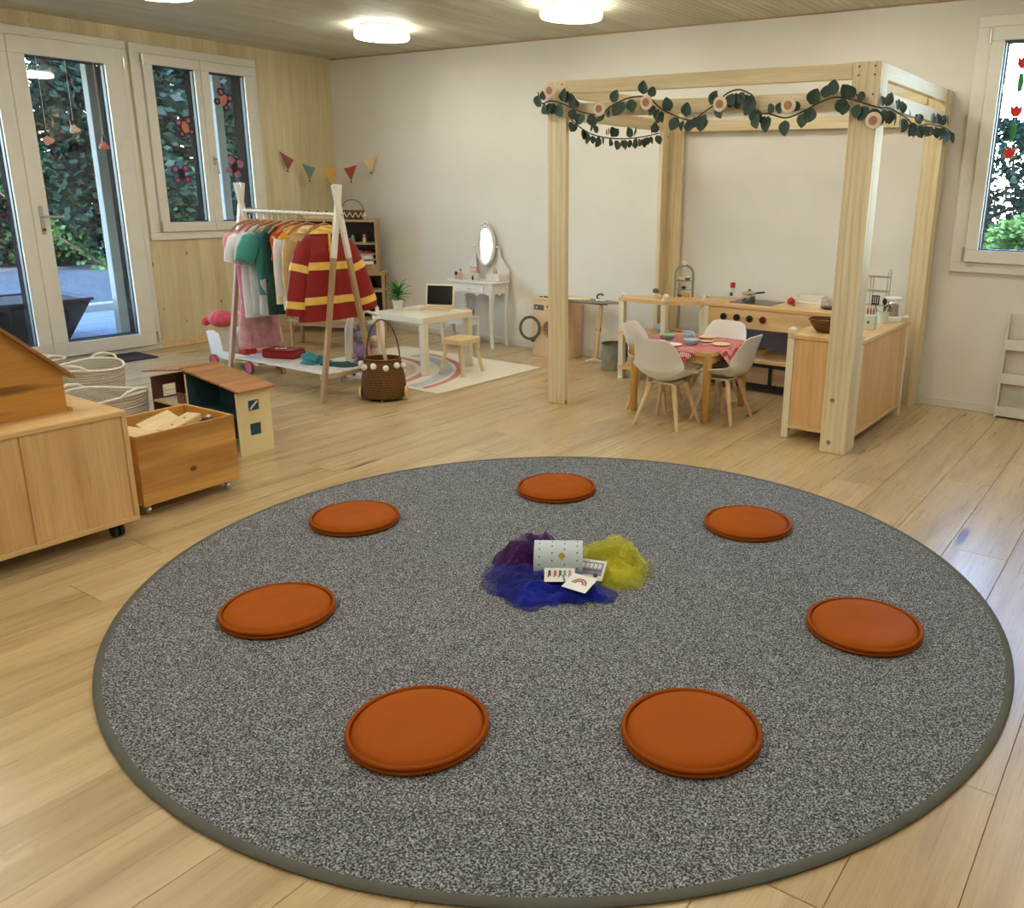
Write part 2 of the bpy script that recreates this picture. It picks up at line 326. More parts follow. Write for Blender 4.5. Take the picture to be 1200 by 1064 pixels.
MT.update(
  ceil=wood('ceiling_slat_wood', (206, 186, 156), (176, 154, 124), 1, 1.2, .6, rings=.2, rnd=False, gain=(1.1, 1.36, 1.6)),
  spruce_wall=wood('spruce_panel_wall', (228, 200, 148), (204, 172, 118), 2, 1.3, .55, knots=.6, kcell=.15, krad=.12, knotc=(96, 62, 30), rings=.3, rnd=False, seams=.12, gain=(1.06, 1.25, 1.6)),
  white=plain('white_painted_frame', (226, 222, 210), .35, var=.03),
  skirt=plain('white_baseboard', (218, 213, 200), .5, var=.04),
  black=plain('black_rubber', (18, 18, 20), .5, var=.2), dark=plain('charcoal_plastic', (34, 34, 38), .4, var=.2),
  steel=plain('brushed_steel', (190, 190, 188), .28, 1, var=.08), chrome=plain('chrome', (215, 215, 215), .12, 1, var=.03),
  pine=wood('pale_pine_timber', (236, 208, 160), (212, 178, 124), 2, .8, .5, knots=.35, kcell=.15, krad=.10, knotc=(128, 88, 48), rings=.4, gain=(.97, 1.1, 1.3)),
  pine_x=wood('pale_pine_rail', (236, 208, 160), (212, 178, 124), 0, .8, .5, knots=.35, kcell=.15, krad=.10, knotc=(128, 88, 48), rings=.4, gain=(.97, 1.1, 1.3)),
  pine_y=wood('pale_pine_side_rail', (236, 208, 160), (212, 178, 124), 1, .8, .5, knots=.35, kcell=.15, krad=.10, knotc=(128, 88, 48), rings=.4, gain=(.97, 1.1, 1.3)),
  beech=wood('beech_panel', (214, 166, 116), (194, 142, 92), 2, .7, .42, rings=.25, gain=(1.25, 1.4, 1.4)),
  beech_h=wood('beech_worktop', (218, 172, 122), (196, 146, 96), 0, .7, .38, rings=.2, gain=(1.2, 1.36, 1.4)),
  beech_y=wood('beech_edge', (216, 168, 110), (194, 144, 88), 1, .7, .4, rings=.2, gain=(1.2, 1.38, 1.5)),
  birch=wood('birch_leg', (226, 190, 138), (204, 162, 108), 2, .5, .45, rings=.2, gain=(1.05, 1.15, 1.3)),
  birch_h=wood('birch_board', (228, 194, 142), (206, 166, 112), 0, .5, .45, rings=.2, gain=(1.05, 1.15, 1.3)),
  oldpine=wood('honey_pine_crate', (192, 128, 62), (146, 86, 34), 1, .8, .42, knots=.4, kcell=.17, krad=.09, knotc=(70, 28, 12), rings=.5, gain=(1.45, 1.85, 2.0)),
  oldpine_x=wood('honey_pine_crate_side', (190, 126, 60), (152, 92, 38), 0, 1.0, .42, rings=.5, gain=(1.4, 1.8, 2.0)),
  oak_barn=wood('dark_honey_pine', (176, 110, 48), (96, 52, 16), 1, .55, .42, rings=.8, gain=(1.4, 1.8, 1.7)),
  roof_slat=wood('cedar_roof_slat', (176, 112, 62), (128, 74, 36), 1, .7, .5, rings=.3, gain=(1.15, 1.4, 1.4)),
  oakdark=wood('grey_oak_leg', (176, 140, 104), (146, 112, 80), 2, .6, .5, rings=.25, gain=(1.2, 1.3, 1.4)),
  oakdark_x=wood('grey_oak_board', (178, 142, 106), (148, 114, 82), 0, .6, .5, rings=.25, gain=(1.2, 1.3, 1.4)),
  tan=wood('tan_shelf_board', (186, 150, 106), (156, 120, 80), 0, .6, .5, rings=.25, gain=(1.05, 1.15, 1.3)),
  tablewood=wood('honey_table_wood', (210, 158, 88), (184, 130, 64), 2, .6, .4, rings=.25, gain=(1.05, 1.15, 1.2)),
  tablewood_h=wood('honey_table_top', (212, 162, 94), (186, 132, 66), 0, .6, .4, rings=.25, gain=(1.05, 1.15, 1.2)),
  orange=plain('terracotta_leatherette', (164, 80, 4), .6, var=.05, vs=3, bump=.04, bs=900, spec=.12),
  piping=plain('terracotta_piping', (150, 70, 4), .6, var=.06, spec=.12),
  binding=plain('grey_rug_binding', (92, 92, 84), .9, var=.1),
  plastic=plain('white_chair_plastic', (226, 222, 214), .38, var=.02), cushion=plain('taupe_seat_pad', (128, 116, 108), .9, var=.1),
  lackwhite=plain('white_lacquer', (226, 216, 190), .38, var=.03), vanity=plain('white_vanity_paint', (226, 221, 212), .42, var=.03),
  mirror=plain('mirror_glass', (235, 238, 240), .02, 1, var=.01),
  screen=plain('black_screen', (12, 12, 13), .25, var=.1),
  cream=plain('cream_paint', (232, 214, 160), .55, var=.04), teal_in=plain('teal_paint', (34, 74, 88), .7, var=.15), plum=plain('mauve_paint', (104, 66, 58), .7, var=.15),
  rope=weave('white_cotton_rope', (226, 218, 200), (176, 168, 152), 90, 640), rope_edge=plain('white_rope_edge', (236, 230, 216), .85, var=.05),
  wicker=weave('brown_seagrass', (142, 106, 60), (70, 46, 22), 200, 520), wickerdark=plain('dark_cane', (96, 66, 38), .6, var=.15),
  pompom=plain('white_wool', (238, 230, 216), .95, var=.08, vs=60, bump=.8, bs=160),
  mat=plain('charcoal_doormat', (58, 58, 66), .95, var=.3, vs=120, bump=.6, bs=300),
  pink=plain('pink_knit', (216, 92, 112), .9, var=.12, vs=30), pinkwood=plain('pink_wheel', (196, 74, 84), .5, var=.06), whitewood=plain('white_plywood', (222, 216, 206), .5, var=.04),
  pinksatin=plain('pink_satin', (226, 138, 160), .5, var=.1, vs=14), tulle=gauze('white_tulle', (236, 214, 212), (226, 190, 192), .55, 20),
  shirt=plain('white_cotton', (226, 226, 230), .85, var=.05, vs=12), shirt2=plain('pale_grey_cotton', (206, 210, 212), .85, var=.06, vs=12),
  tealc=plain('teal_cotton', (64, 146, 140), .85, var=.1, vs=10), printc=plain('dark_teal_print', (28, 66, 62), .8, var=.5, vs=40),
  orangec=plain('orange_felt', (212, 92, 32), .85, var=.08), creamc=plain('cream_fleece', (234, 210, 160), .9, var=.06), yellowc=plain('yellow_cotton', (226, 168, 52), .85, var=.08),
  beigec=plain('beige_satin', (204, 178, 122), .5, var=.12, vs=10), redc=plain('red_polyester', (142, 16, 12), .55, var=.14, vs=8), stripe=plain('pale_yellow_band', (238, 198, 96), .5, var=.1, vs=20),
  redbag=plain('red_nylon', (150, 24, 30), .5, var=.12), tealcloth=plain('teal_plush', (60, 142, 146), .9, var=.15, vs=20),
  playrug=plain('cream_play_rug', (232, 222, 200), .95, var=.04, vs=60, bump=.4, bs=400), playpink=plain('dusty_pink_pile', (204, 138, 132), .95, var=.06), playblue=plain('grey_blue_pile', (186, 196, 194), .95, var=.06), playbeige=plain('sand_pile', (214, 190, 158), .95, var=.06),
  leaf=plain('eucalyptus_leaf', (44, 66, 52), .6, var=.25, vs=25), stem=plain('brown_stem', (72, 58, 40), .8, var=.2), slice=plain('wood_slice', (166, 118, 84), .7, var=.15, vs=40), petal=plain('cream_felt', (226, 204, 184), .85, var=.06),
  plantleaf=plain('bright_plant_leaf', (72, 132, 44), .5, var=.3, vs=30), potwhite=plain('white_ceramic', (230, 224, 208), .35, var=.03), soil=plain('dark_soil', (50, 36, 26), .95, var=.3, vs=80),
  greyfab=plain('grey_canvas', (138, 138, 120), .85, var=.14, vs=14), olive=plain('olive_metal', (92, 92, 72), .55, var=.1),
  washwood=plain('washed_pine', (222, 188, 146), .6, var=.1, vs=5), canblue=plain('pale_blue_card', (196, 208, 212), .6, var=.04),
  card=plain('white_card', (236, 234, 230), .6, var=.02), ink=plain('dark_ink', (70, 72, 84), .7, var=.2), brown=plain('brown_print', (134, 92, 76), .7, var=.2), gold=plain('brass', (190, 160, 70), .3, 1, var=.1),
  red=plain('red_paint', (178, 30, 34), .4, var=.08), maroon=plain('dark_red_knob', (110, 18, 28), .4, var=.08), green=plain('green_felt', (60, 128, 70), .85, var=.1), mint=plain('mint_ceramic', (120, 186, 170), .4, var=.05), sky=plain('pale_blue_ceramic', (168, 202, 216), .4, var=.05),
  lav=plain('lavender_plush', (176, 150, 190), .95, var=.12, vs=30), greyplush=plain('grey_plush', (150, 146, 158), .95, var=.1), skin=plain('doll_skin', (226, 184, 160), .6, var=.04),
  sage=plain('sage_enamel', (136, 148, 130), .45, var=.05), ceramic=plain('pale_green_ceramic', (206, 214, 200), .4, var=.03), glassy=plain('toy_milk_white', (236, 232, 224), .3, var=.02),
  rosy=plain('blush_plastic', (216, 160, 146), .45, var=.06), bunt1=plain('dusty_rose_cloth', (150, 88, 80), .9, var=.08), bunt2=plain('grey_teal_cloth', (106, 128, 122), .9, var=.08), bunt3=plain('mustard_cloth', (206, 158, 62), .9, var=.08), bunt4=plain('rust_cloth', (158, 66, 46), .9, var=.08), bunt5=plain('linen_cloth', (216, 190, 146), .9, var=.08),
  butter_a=plain('purple_paper', (92, 52, 92), .8, var=.1), butter_b=plain('salmon_paper', (206, 128, 106), .8, var=.1), butter_c=plain('dark_plum_paper', (58, 26, 50), .8, var=.1), butter_d=plain('mauve_paper', (176, 112, 132), .8, var=.1),
  felt_pink=plain('pale_pink_felt', (226, 176, 160), .9, var=.08), thread=plain('white_thread', (226, 226, 216), .8, var=.05), tulip=plain('red_felt', (206, 50, 44), .85, var=.08),
  gravel=plain('grey_gravel', (58, 60, 62), .95, var=.4, vs=14, bump=.6, bs=60), paving=plain('terrace_slab', (112, 118, 130), .8, var=.08), lawn=plain('dry_lawn', (96, 102, 76), .95, var=.25, vs=8),
  cladding=plain('anthracite_cladding', (12, 12, 14), .9, var=.08, spec=.05), planter=plain('anthracite_planter', (34, 38, 48), .5, var=.1), eave=plain('grey_soffit', (110, 106, 100), .8, var=.1), bark=plain('bark', (74, 58, 46), .95, var=.3, vs=20), render=plain('grey_render', (150, 148, 144), .9, var=.05),
  conif=leafmat('dark_conifer_needles', (8, 26, 24), (26, 52, 40)), hedge=leafmat('hedge_leaves', (18, 42, 26), (52, 82, 46)), bright=leafmat('sunlit_leaves', (40, 74, 34), (104, 134, 70)),
)
MT['ginghamm'] = gingham()
MT['tulle_purple'] = gauze('purple_tulle', (72, 14, 98), (108, 30, 126), .58)
MT['tulle_blue'] = gauze('royal_blue_tulle', (8, 20, 140), (22, 46, 190), .55)
MT['tulle_yellow'] = gauze('yellow_tulle', (214, 208, 30), (236, 230, 70), .33)

# ================================================================ SETTING
RX, RY, RZ = 9.6, -8.6, 2.55
# floor: slab with planks laid along Y
fl = struct(MB().box(-.02, RX, RY, .02, -.12, -.012).build('floor', MT['floor'], smooth=0), 'pale knotty oak plank floor', 'floor')
PWID = .2285; plank_cache = {}
def plank(x0, y0, L):
    key = round(L, 2)
    if key not in plank_cache:
        plank_cache[key] = MB().box(.0006, PWID-.0006, .0008, key-.0008, -.012, 0, .0012).build('plank', MT['floor'], fl, smooth=0)
        plank_cache[key].location = (x0, y0, 0)
    else: piece(plank_cache[key], fl, (x0, y0, 0))
ncol = int(RX/PWID)+1
for i in range(ncol):
    x0 = 6.612-29*PWID+i*PWID+.0
    if x0 < -.2 or x0+PWID > RX+.2: continue
    y = RY - random.choice([0, .35, .7, 1.05, 1.4, 1.75])
    if i == 29: y = -2.52-4*2.1
    if i == 30: y = -4.045-2*2.1-.1*0
    while y < .0:
        a, b = max(y, RY), min(y+2.1, 0)
        if b-a > .04: plank(x0, a, b-a)
        y += 2.1
# ceiling with fine slats
ce = struct(MB().box(-.02, RX, RY, .02, RZ, RZ+.15).build('ceiling', MT['ceil'], smooth=0), 'whitewashed timber slat ceiling', 'ceiling')
mb = MB(); x = .004
while x < RX-.05:
    mb.box(x, x+.052, RY+.01, -.012, RZ-.010, RZ-.0005); x += .056
o = mb.build('ceiling_slat', MT['ceil'], ce, smooth=0); o['kind'] = 'stuff'

# walls with openings
WZ = RZ+.1
DY0, DY1, DZ = -3.765, -2.008, 2.437          # terrace door opening on the timber wall
WY0, WY1, WZ0, WZ1 = -1.986, -.846, .905, 2.433   # window opening
mb = MB().box(-.30, 0, RY-.3, DY0, -.1, WZ).box(-.30, 0, DY0, DY1, DZ, WZ).box(-.30, 0, DY1, WY0, -.1, WZ).box(-.30, 0, WY0, WY1, -.1, WZ0).box(-.30, 0, WY0, WY1, WZ1, WZ).box(-.30, 0, WY1, 0, -.1, WZ)
struct(mb.build('wall_left', MT['spruce_wall'], smooth=0), 'knotty spruce panel wall with terrace door', 'wall')
BX0, BX1 = 5.943, 7.083
mb = MB().box(-.30, BX0, 0, .30, -.1, WZ).box(BX0, BX1, 0, .30, -.1, WZ0).box(BX0, BX1, 0, .30, WZ1, WZ).box(BX1, RX+.3, 0, .30, -.1, WZ)
struct(mb.build('wall_back', MT['plaster'], smooth=0), 'white textured plaster wall behind the play kitchen', 'wall')
struct(MB().box(RX, RX+.3, RY-.3, 0, -.1, WZ).build('wall_right', MT['plaster'], smooth=0), 'white plaster side wall', 'wall')
struct(MB().box(0, RX, RY-.3, RY, -.1, WZ).build('wall_front', MT['plaster'], smooth=0), 'white plaster end wall', 'wall')
struct(MB().box(.014, BX1+2, -.012, -.0005, .0005, .058, .002).build('baseboard_back', MT['skirt'], smooth=0), 'white baseboard under the plaster wall', 'baseboard')
struct(MB().box(.0005, .012, DY1+.002, -.014, .0005, .062, .002).build('baseboard_left', MT['birch_h'], smooth=0), 'pale wooden baseboard under the spruce wall', 'baseboard')
struct(MB().box(.004, RX, -.009, -.001, RZ-.020, RZ-.0115).build('trim_1', MT['oakdark_x'], smooth=0), 'thin dark shadow joint under the ceiling', 'trim')

def ring(mb, x0, x1, z0, z1, wl, wr, wb, wt, y0, y1, b=.004):
    mb.box(x0, x1, y0, y1, z0, z0+wb, b).box(x0, x1, y0, y1, z1-wt, z1, b).box(x0, x0+wl, y0, y1, z0+wb, z1-wt, b).box(x1-wr, x1, y0, y1, z0+wb, z1-wt, b)
def sash(parent, x0, x1, z0, z1, ml, mr, mbt, mtp):
    m = MB(); ring(m, x0, x1, z0, z1, ml, mr, mbt, mtp, -.045, .022); s = m.build('sash', MT['white'], parent, smooth=0)
    gx0, gx1, gz0, gz1 = x0+ml, x1-mr, z0+mbt, z1-mtp
    m = MB(); ring(m, gx0+.0005, gx1-.0005, gz0+.0005, gz1-.0005, .006, .006, .006, .006, -.016, .0215, 0); m.build('gasket', MT['black'], s, smooth=0)
    m = MB(); ring(m, x0, x1, z0, z1, ml+.004, mr+.004, mbt+.004, mtp+.004, .0225, .10, 0); m.build('outer_cladding', MT['cladding'], s, smooth=0)
    MB().box(gx0+.003, gx1-.003, .010, .016, gz0+.003, gz1-.003).build('pane', MT['glass'], s, smooth=0)
    return s
def hinge(parent, x, z):
    MB().cyl((x, -.052, z), (x, -.052, z+.085), .008, n=10).build('hinge', MT['steel'], parent)
def make_window(name, loc, rz, label):
    W, z0, z1 = 1.14, .905, 2.433
    r = bpy.data.objects.new(name, None); COL.objects.link(r); r.location = loc; r.rotation_euler.z = rz; struct(r, label, 'window')
    m = MB(); ring(m, 0.001, W-.001, z0+.001, z1-.001, .085, .045, .065, .068, -.022, .022); m.build('window_frame', MT['white'], r, smooth=0)
    a = sash(r, .088, .583, z0+.068, z1-.071, .078, .052, .078, .078)
    b = sash(r, .586, W-.048, z0+.068, z1-.071, .076, .085, .078, .078)
    hinge(r, .083, 2.27); hinge(r, .083, .98)
    h = MB().box(.615, .645, -.052, -.045, 1.53, 1.60, .004).build('handle_plate', MT['steel'], b, smooth=0)
    MB().tube([(.63, -.052, 1.575), (.63, -.085, 1.575), (.632, -.092, 1.56), (.636, -.092, 1.45)], .0085, 8).build('handle', MT['steel'], b)
    m = MB(); ring(m, .001, W-.001, z0+.001, z1-.001, .083, .043, .063, .066, .0225, .299, 0); m.build('outer_reveal', MT['cladding'], r, smooth=0)
    return r
make_window('window_1', (0, WY0, 0), PI/2, 'two pane white window in the spruce wall')
make_window('window_2', (BX0, 0, 0), 0, 'white window in the plaster wall beside the timber frame')
# terrace double door
r = bpy.data.objects.new('door_1', None); COL.objects.link(r); r.location = (0, DY0, 0); r.rotation_euler.z = PI/2; struct(r, 'white glazed double terrace door', 'door')
W = DY1-DY0
m = MB(); ring(m, .001, W-.001, .001, DZ-.001, .055, .052, .040, .065, -.02, .022); m.build('door_frame', MT['white'], r, smooth=0)
sm = .881
a = sash(r, .058, sm-.001, .045, 2.370, .115, .098, .110, .122)
b = sash(r, sm+.001, W-.055, .045, 2.370, .115, .135, .108, .122)
hinge(r, W-.05, .07); hinge(r, W-.05, 2.22)
MB().box(.927, .957, -.053, -.045, .985, 1.195, .003).build('handle_plate', MT['steel'], b, smooth=0)
MB().tube([(.942, -.053, 1.118), (.942, -.092, 1.118), (.950, -.098, 1.118), (1.075, -.098, 1.112)], .009, 8).build('handle', MT['steel'], b)
MB().cyl((.942, -.053, 1.02), (.942, -.062, 1.02), .012).build('lock_cylinder', MT['wickerdark'], b)
m = MB(); ring(m, .001, W-.001, .001, DZ-.001, .053, .050, .038, .063, .0225, .299, 0); m.build('outer_reveal', MT['cladding'], r, smooth=0)
MB().box(.06, W-.055, -.018, .02, .0405, .0445).build('threshold', MT['steel'], r, smooth=0)

# ================================================================ OUTSIDE
struct(MB().box(-40, 40, -40, 40, -.25, -.12).build('ground', MT['lawn'], smooth=0), 'lawn beyond the windows', 'ground')
tb = struct(MB().box(-2.95, -.301, -9, 3.0, -.119, -.075).build('terrace', MT['paving'], smooth=0), 'grey paved terrace outside the door', 'terrace')
pv = None
for i in range(6):
    for j in range(14):
        lx, ly = -2.93+i*.435, -5.2+j*.56
        if pv is None:
            pv = MB().box(0, .425, 0, .55, -.074, -.05, .004).build('slab', MT['paving'], tb, smooth=0); pv.location = (lx, ly, 0)
        else: piece(pv, tb, (lx, ly, 0))
struct(MB().box(-3.10, -2.955, -9, 4, -.119, .03, .01).build('trim_2', MT['render'], smooth=0), 'low kerb at the edge of the terrace', 'kerb')
struct(MB().box(-9.5, -3.105, -9, 8, -.119, -.045).build('gravel_bed', MT['gravel'], smooth=0), 'blue grey gravel area beyond the terrace', 'gravel')
struct(MB().box(-1.75, -.301, -9, 2.5, 2.48, 2.62).build('eave', MT['eave'], smooth=0), 'roof overhang above the terrace', 'eave')
struct(MB().box(-2.4, RX+.8, RY-.9, .75, 2.80, 3.1).build('roof', MT['eave'], smooth=0), 'flat roof of the room', 'roof')
struct(MB().box(-.3, RX+.3, RY-.3, -2.4, 3.101, 7.6).build('added_shade_block', MT['render'], smooth=0), 'unseen block added above the flat roof to shade the gravel', 'wall')  # unseen mass, added so that its shadow covers most of the gravel
def post_out(x, y, lab):
    t = thing('terrace_post', lab, 'post', (x, y, -.05)); MB().box(-.045, .045, -.045, .045, .02, 2.53, .004).build('shaft', MT['render'], t, smooth=0); MB().box(-.07, .07, -.07, .07, 0, .02, .004).build('foot_plate', MT['steel'], t, smooth=0)
post_out(-1.50, -.26, 'white terrace post seen through the two pane window')
post_out(-1.10, -1.74, 'white terrace post seen through the glazed door')
struct(MB().box(-1.42, -.302, -.10, .05, -.05, 2.48).build('screen_wall', MT['render'], smooth=0), 'grey rendered screen wall outside the two pane window', 'wall')
# planter
t = thing('garden_planter', 'large dark tapered garden planter on the terrace', 'planter', (-1.62, -2.55, -.05))
def frus(x0, x1, y0, y1, x2, x3, y2, y3, z0, z1):
    return MB().add([(x0, y0, z0), (x1, y0, z0), (x1, y1, z0), (x0, y1, z0), (x2, y2, z1), (x3, y2, z1), (x3, y3, z1), (x2, y3, z1)], [(0, 3, 2, 1), (4, 5, 6, 7), (0, 1, 5, 4), (1, 2, 6, 5), (2, 3, 7, 6), (3, 0, 4, 7)])
frus(-.22, .30, -.9, .42, -.34, .42, -1.05, .60, 0, .36).build('tub', MT['planter'], t, smooth=0)
m = MB()
m.box(-.36, -.32, -1.07, .62, .36, .385, .004).box(.40, .44, -1.07, .62, .36, .385, .004).box(-.32, .40, -1.07, -1.03, .36, .385, .004).box(-.32, .40, .58, .62, .36, .385, .004).build('rim', MT['planter'], t, smooth=0)
MB().box(-.318, .398, -1.028, .578, .362, .37).build('soil', MT['soil'], t, smooth=0)
# trees and shrubs
def crown(fn_r, h0, h1, n, leaf, seed, lum=1.0, droop=.5):
    rd = random.Random(seed); vs = []; fs = []
    for i in range(n):
        z = h0+(h1-h0)*rd.random()**1.15; R = fn_r((z-h0)/(h1-h0)); th = rd.random()*2*PI
        rr = R*(.62+.42*rd.random()+.18*math.sin(5*th+seed+z*3)); c = Vector((rr*math.cos(th), rr*math.sin(th), z))
        d = Vector((math.cos(th)+rd.uniform(-.8, .8), math.sin(th)+rd.uniform(-.8, .8), rd.uniform(-droop, .5))).normalized()*leaf*rd.uniform(.6, 1.3)
        sd = d.cross(Vector((rd.uniform(-1, 1), rd.uniform(-1, 1), rd.uniform(-1, 1))))
        if sd.length < 1e-6: continue
        sd = sd.normalized()*d.length*.32; k = len(vs)
        vs += [c, c+d*.5+sd, c+d, c+d*.5-sd]; fs.append((k, k+1, k+2, k+3))
    m = MB(); m.v = [tuple(q) for q in vs]; m.f = fs; return m
def tree(name, label, loc, h, r, mat, n, leaf, seed, shape, trunk=.12, group='trees beyond the terrace'):
    t = thing(name, label, 'tree', loc, group=group)
    h0 = .15 if shape != 'round' else h*.25
    fr = {'cone': lambda q: r*(1-q)**.75+.08, 'round': lambda q: r*math.sqrt(max(.02, 1-(2*q-1)**2)), 'bush': lambda q: r*(1-q**2.5)**.5+.05, 'col': lambda q: r*(1-.55*q)+.05}[shape]
    f = crown(fr, h0, h, n, leaf, seed).build('foliage', mat, t, smooth=0); f['kind'] = 'stuff'
    m = MB().tube([(0, 0, 0), (.03, .02, h*.35), (-.02, .03, h*.7)], [trunk, trunk*.7, trunk*.3], 9)
    for k in range(5):
        a = k*1.3+seed; z = h*(.25+.1*k); m.tube([(0, 0, z), (math.cos(a)*r*.6, math.sin(a)*r*.6, z+.3)], [trunk*.4, trunk*.1], 6)
    m.build('trunk', MT['bark'], t)
L_ = 'trees beyond the terrace'
tree('conifer', 'tall dark drooping conifer facing the terrace door', (-10.3, 2.3, -.1), 8.5, 2.3, MT['conif'], 27000, .20, 1, 'cone', .2)
tree('conifer', 'broad dark conifer at the end of the gravel', (-11.2, 4.9, -.1), 9.0, 2.5, MT['conif'], 27000, .20, 2, 'cone', .2)
tree('conifer', 'dark conifer left of the drooping conifer by the gravel', (-11.0, -.6, -.1), 8, 2.2, MT['conif'], 21000, .20, 3, 'cone', .2)
tree('conifer', 'tall blue green conifer seen through the two pane window', (-8.6, 5.9, -.1), 8.0, 1.8, MT['conif'], 24000, .20, 4, 'cone', .16)
tree('leafy_tree', 'rounded leafy tree seen through the two pane window', (-12.5, 9.6, -.1), 8.5, 3.2, MT['hedge'], 20000, .20, 5, 'round', .2)
tree('shrub', 'low green shrub at the foot of the conifers', (-9.6, .9, -.1), 2.2, 1.0, MT['hedge'], 7000, .13, 6, 'bush', .05)
tree('shrub', 'dense green shrub beside the gravel bed', (-9.3, 3.6, -.1), 1.9, .9, MT['hedge'], 7000, .13, 7, 'bush', .05)
tree('shrub', 'wide dark shrub behind the gravel bed', (-10.2, 7.2, -.1), 2.6, 1.5, MT['conif'], 9000, .16, 8, 'bush', .06)
# fallen leafy branch on the gravel
t = thing('leafy_branch', 'bright leafy branch leaning over the gravel', 'branch', (-7.6, 1.55, -.045))
MB().tube([(0, 0, 0), (-.35, -.55, .5), (-.75, -1.15, 1.2)], [.03, .025, .012], 7).build('stem', MT['bark'], t)
m = MB(); rd = random.Random(5)
for k in range(260):
    q = rd.random()*.75; c = Vector((-.75*q, -1.15*q, 1.15*q))+Vector((rd.gauss(0, .07), rd.gauss(0, .07), rd.gauss(0, .07)))
    d = Vector((rd.uniform(-1, 1), rd.uniform(-1, 1), rd.uniform(-.6, 1))).normalized()*.11; s_ = d.cross(Vector((0.3, .8, .5))).normalized()*.035
    m.add([c, c+d*.5+s_, c+d, c+d*.5-s_], [(0, 1, 2, 3)])
o = m.build('foliage', MT['bright'], t, smooth=0); o['kind'] = 'stuff'
# beyond the plaster wall's window
OT = 'trees outside the plaster wall'
tree('leafy_tree', 'tall airy tree outside the plaster wall window', (6.9, 9.4, -.1), 6.0, 1.5, MT['hedge'], 7000, .16, 11, 'round', .12, OT)
tree('conifer', 'dark hedge conifer outside the plaster wall window', (6.2, 7.6, -.1), 2.3, 1.0, MT['conif'], 8000, .12, 12, 'bush', .10, OT)
tree('conifer', 'dark conifer beside the hedge conifer', (4.6, 8.2, -.1), 2.5, 1.1, MT['conif'], 8000, .12, 16, 'bush', .10, OT)
tree('shrub', 'light green shrub outside the plaster wall window', (5.75, 5.4, -.1), 1.25, .65, MT['bright'], 6000, .09, 13, 'bush', .04, OT)
tree('shrub', 'wide green shrub beside the light green shrub', (7.2, 5.8, -.1), 1.4, .8, MT['bright'], 6000, .10, 14, 'bush', .04, OT)

# ================================================================ CEILING LAMPS
def make_lamp():
    t = thing('ceiling_lamp', '', 'lamp', (0, 0, 0), group='round ceiling lamps')
    MB().lathe([(.17, 0), (.185, -.004), (.185, -.030), (.17, -.034)], 40).build('base', MT['white'], t)
    MB().lathe([(.1, -.034), (.196, -.036), (.203, -.044), (.203, -.076), (.196, -.086), (.12, -.090), (.0001, -.090)], 40).build('diffuser', MT['lamp'], t)
    MB().box(-.008, .008, -.190, -.184, -.026, -.008, .001).build('clip', MT['steel'], t)
    return t
lamp0 = None
ll = {(0, 0): 'round white ceiling lamp over the clothes rack near the corner', (1, 0): 'round white ceiling lamp between the clothes rack and the timber frame', (0, 1): 'round white ceiling lamp just inside the terrace door'}
for i, x in enumerate((1.85, 3.62, 5.39, 7.16)):
    for j, y in enumerate((-1.03, -2.80, -4.57, -6.34)):
        if lamp0 is None: lamp0 = make_lamp(); o = lamp0
        else: o = copy_tree(lamp0)
        o.location = (x, y, RZ-.0105)
        od = ('first', 'second', 'third', 'fourth'); o['label'] = ll.get((i, j), f'round white ceiling lamp, {od[i]} from the spruce wall and {od[j]} from the plaster wall')

# ================================================================ RUG AND CUSHIONS
RCX, RCY, RR = 5.527, -3.701, 1.506
t = thing('round_rug', 'large round grey speckled rug with bound edge', 'rug', (RCX, RCY, 0))
MB().lathe([(RR-.012, .0006), (RR-.012, .010), (RR-.02, .012), (.0001, .012)], 160).build('pile', MT['rug'], t, smooth=60)
MB().lathe([(RR-.013, .0006), (RR, .002), (RR+.002, .007), (RR-.003, .0125), (RR-.016, .0135), (RR-.022, .0125)], 160, cap=False).build('binding', MT['binding'], t, smooth=60)
cushions = [(4.904, -4.469, 'terracotta cushion on the rug, second from the wooden crate'), (4.466, -3.761, 'terracotta cushion on the rug nearest the wooden crate'), (4.927, -2.945, 'terracotta cushion on the rug towards the white play table'), (5.856, -2.823, 'terracotta cushion on the rug towards the timber frame'),
            (6.551, -3.435, 'terracotta cushion on the rug farthest from the terrace door'), (6.355, -4.270, 'terracotta cushion on the rug opposite the one towards the white play table'), (5.759, -4.673, 'terracotta cushion on the rug farthest from the timber frame')]
c0 = None
for i, (x, y, lab) in enumerate(cushions):
    if c0 is None:
        c0 = thing('seat_cushion', lab, 'cushion', (x, y, .0140), group='terracotta cushions in a ring')
        def pad(u, v):
            th = 2*PI*u; r = .176*v; h = .030*max(0, 1-v**9)**.5+.003*noise.noise((r*math.cos(th)*14, r*math.sin(th)*14, 0))*(1-v)+.005*(1-v**2)
            if v > .985: h = .004
            return Vector((r*math.cos(th), r*math.sin(th), h+.004))
        m = MB().grid(pad, 56, 16, True, False); m.lathe([(.0001, .001), (.172, .001), (.176, .006)], 56); m.build('pad', MT['orange'], c0, 70)
        m = MB().tube([(.179*math.cos(2*PI*k/64), (.179*math.sin(2*PI*k/64)), .0195) for k in range(64)], .0068, 8, True)
        m.build('piping', MT['piping'], c0, 70)
        m = MB().tube([(.179*math.cos(2*PI*k/64), .179*math.sin(2*PI*k/64), .0072) for k in range(64)], .0070, 8, True); m.build('lower_piping', MT['piping'], c0, 70)
    else:
        o = copy_tree(c0); o.location = (x, y, .0140); o['label'] = lab; o.rotation_euler.z = i*1.7

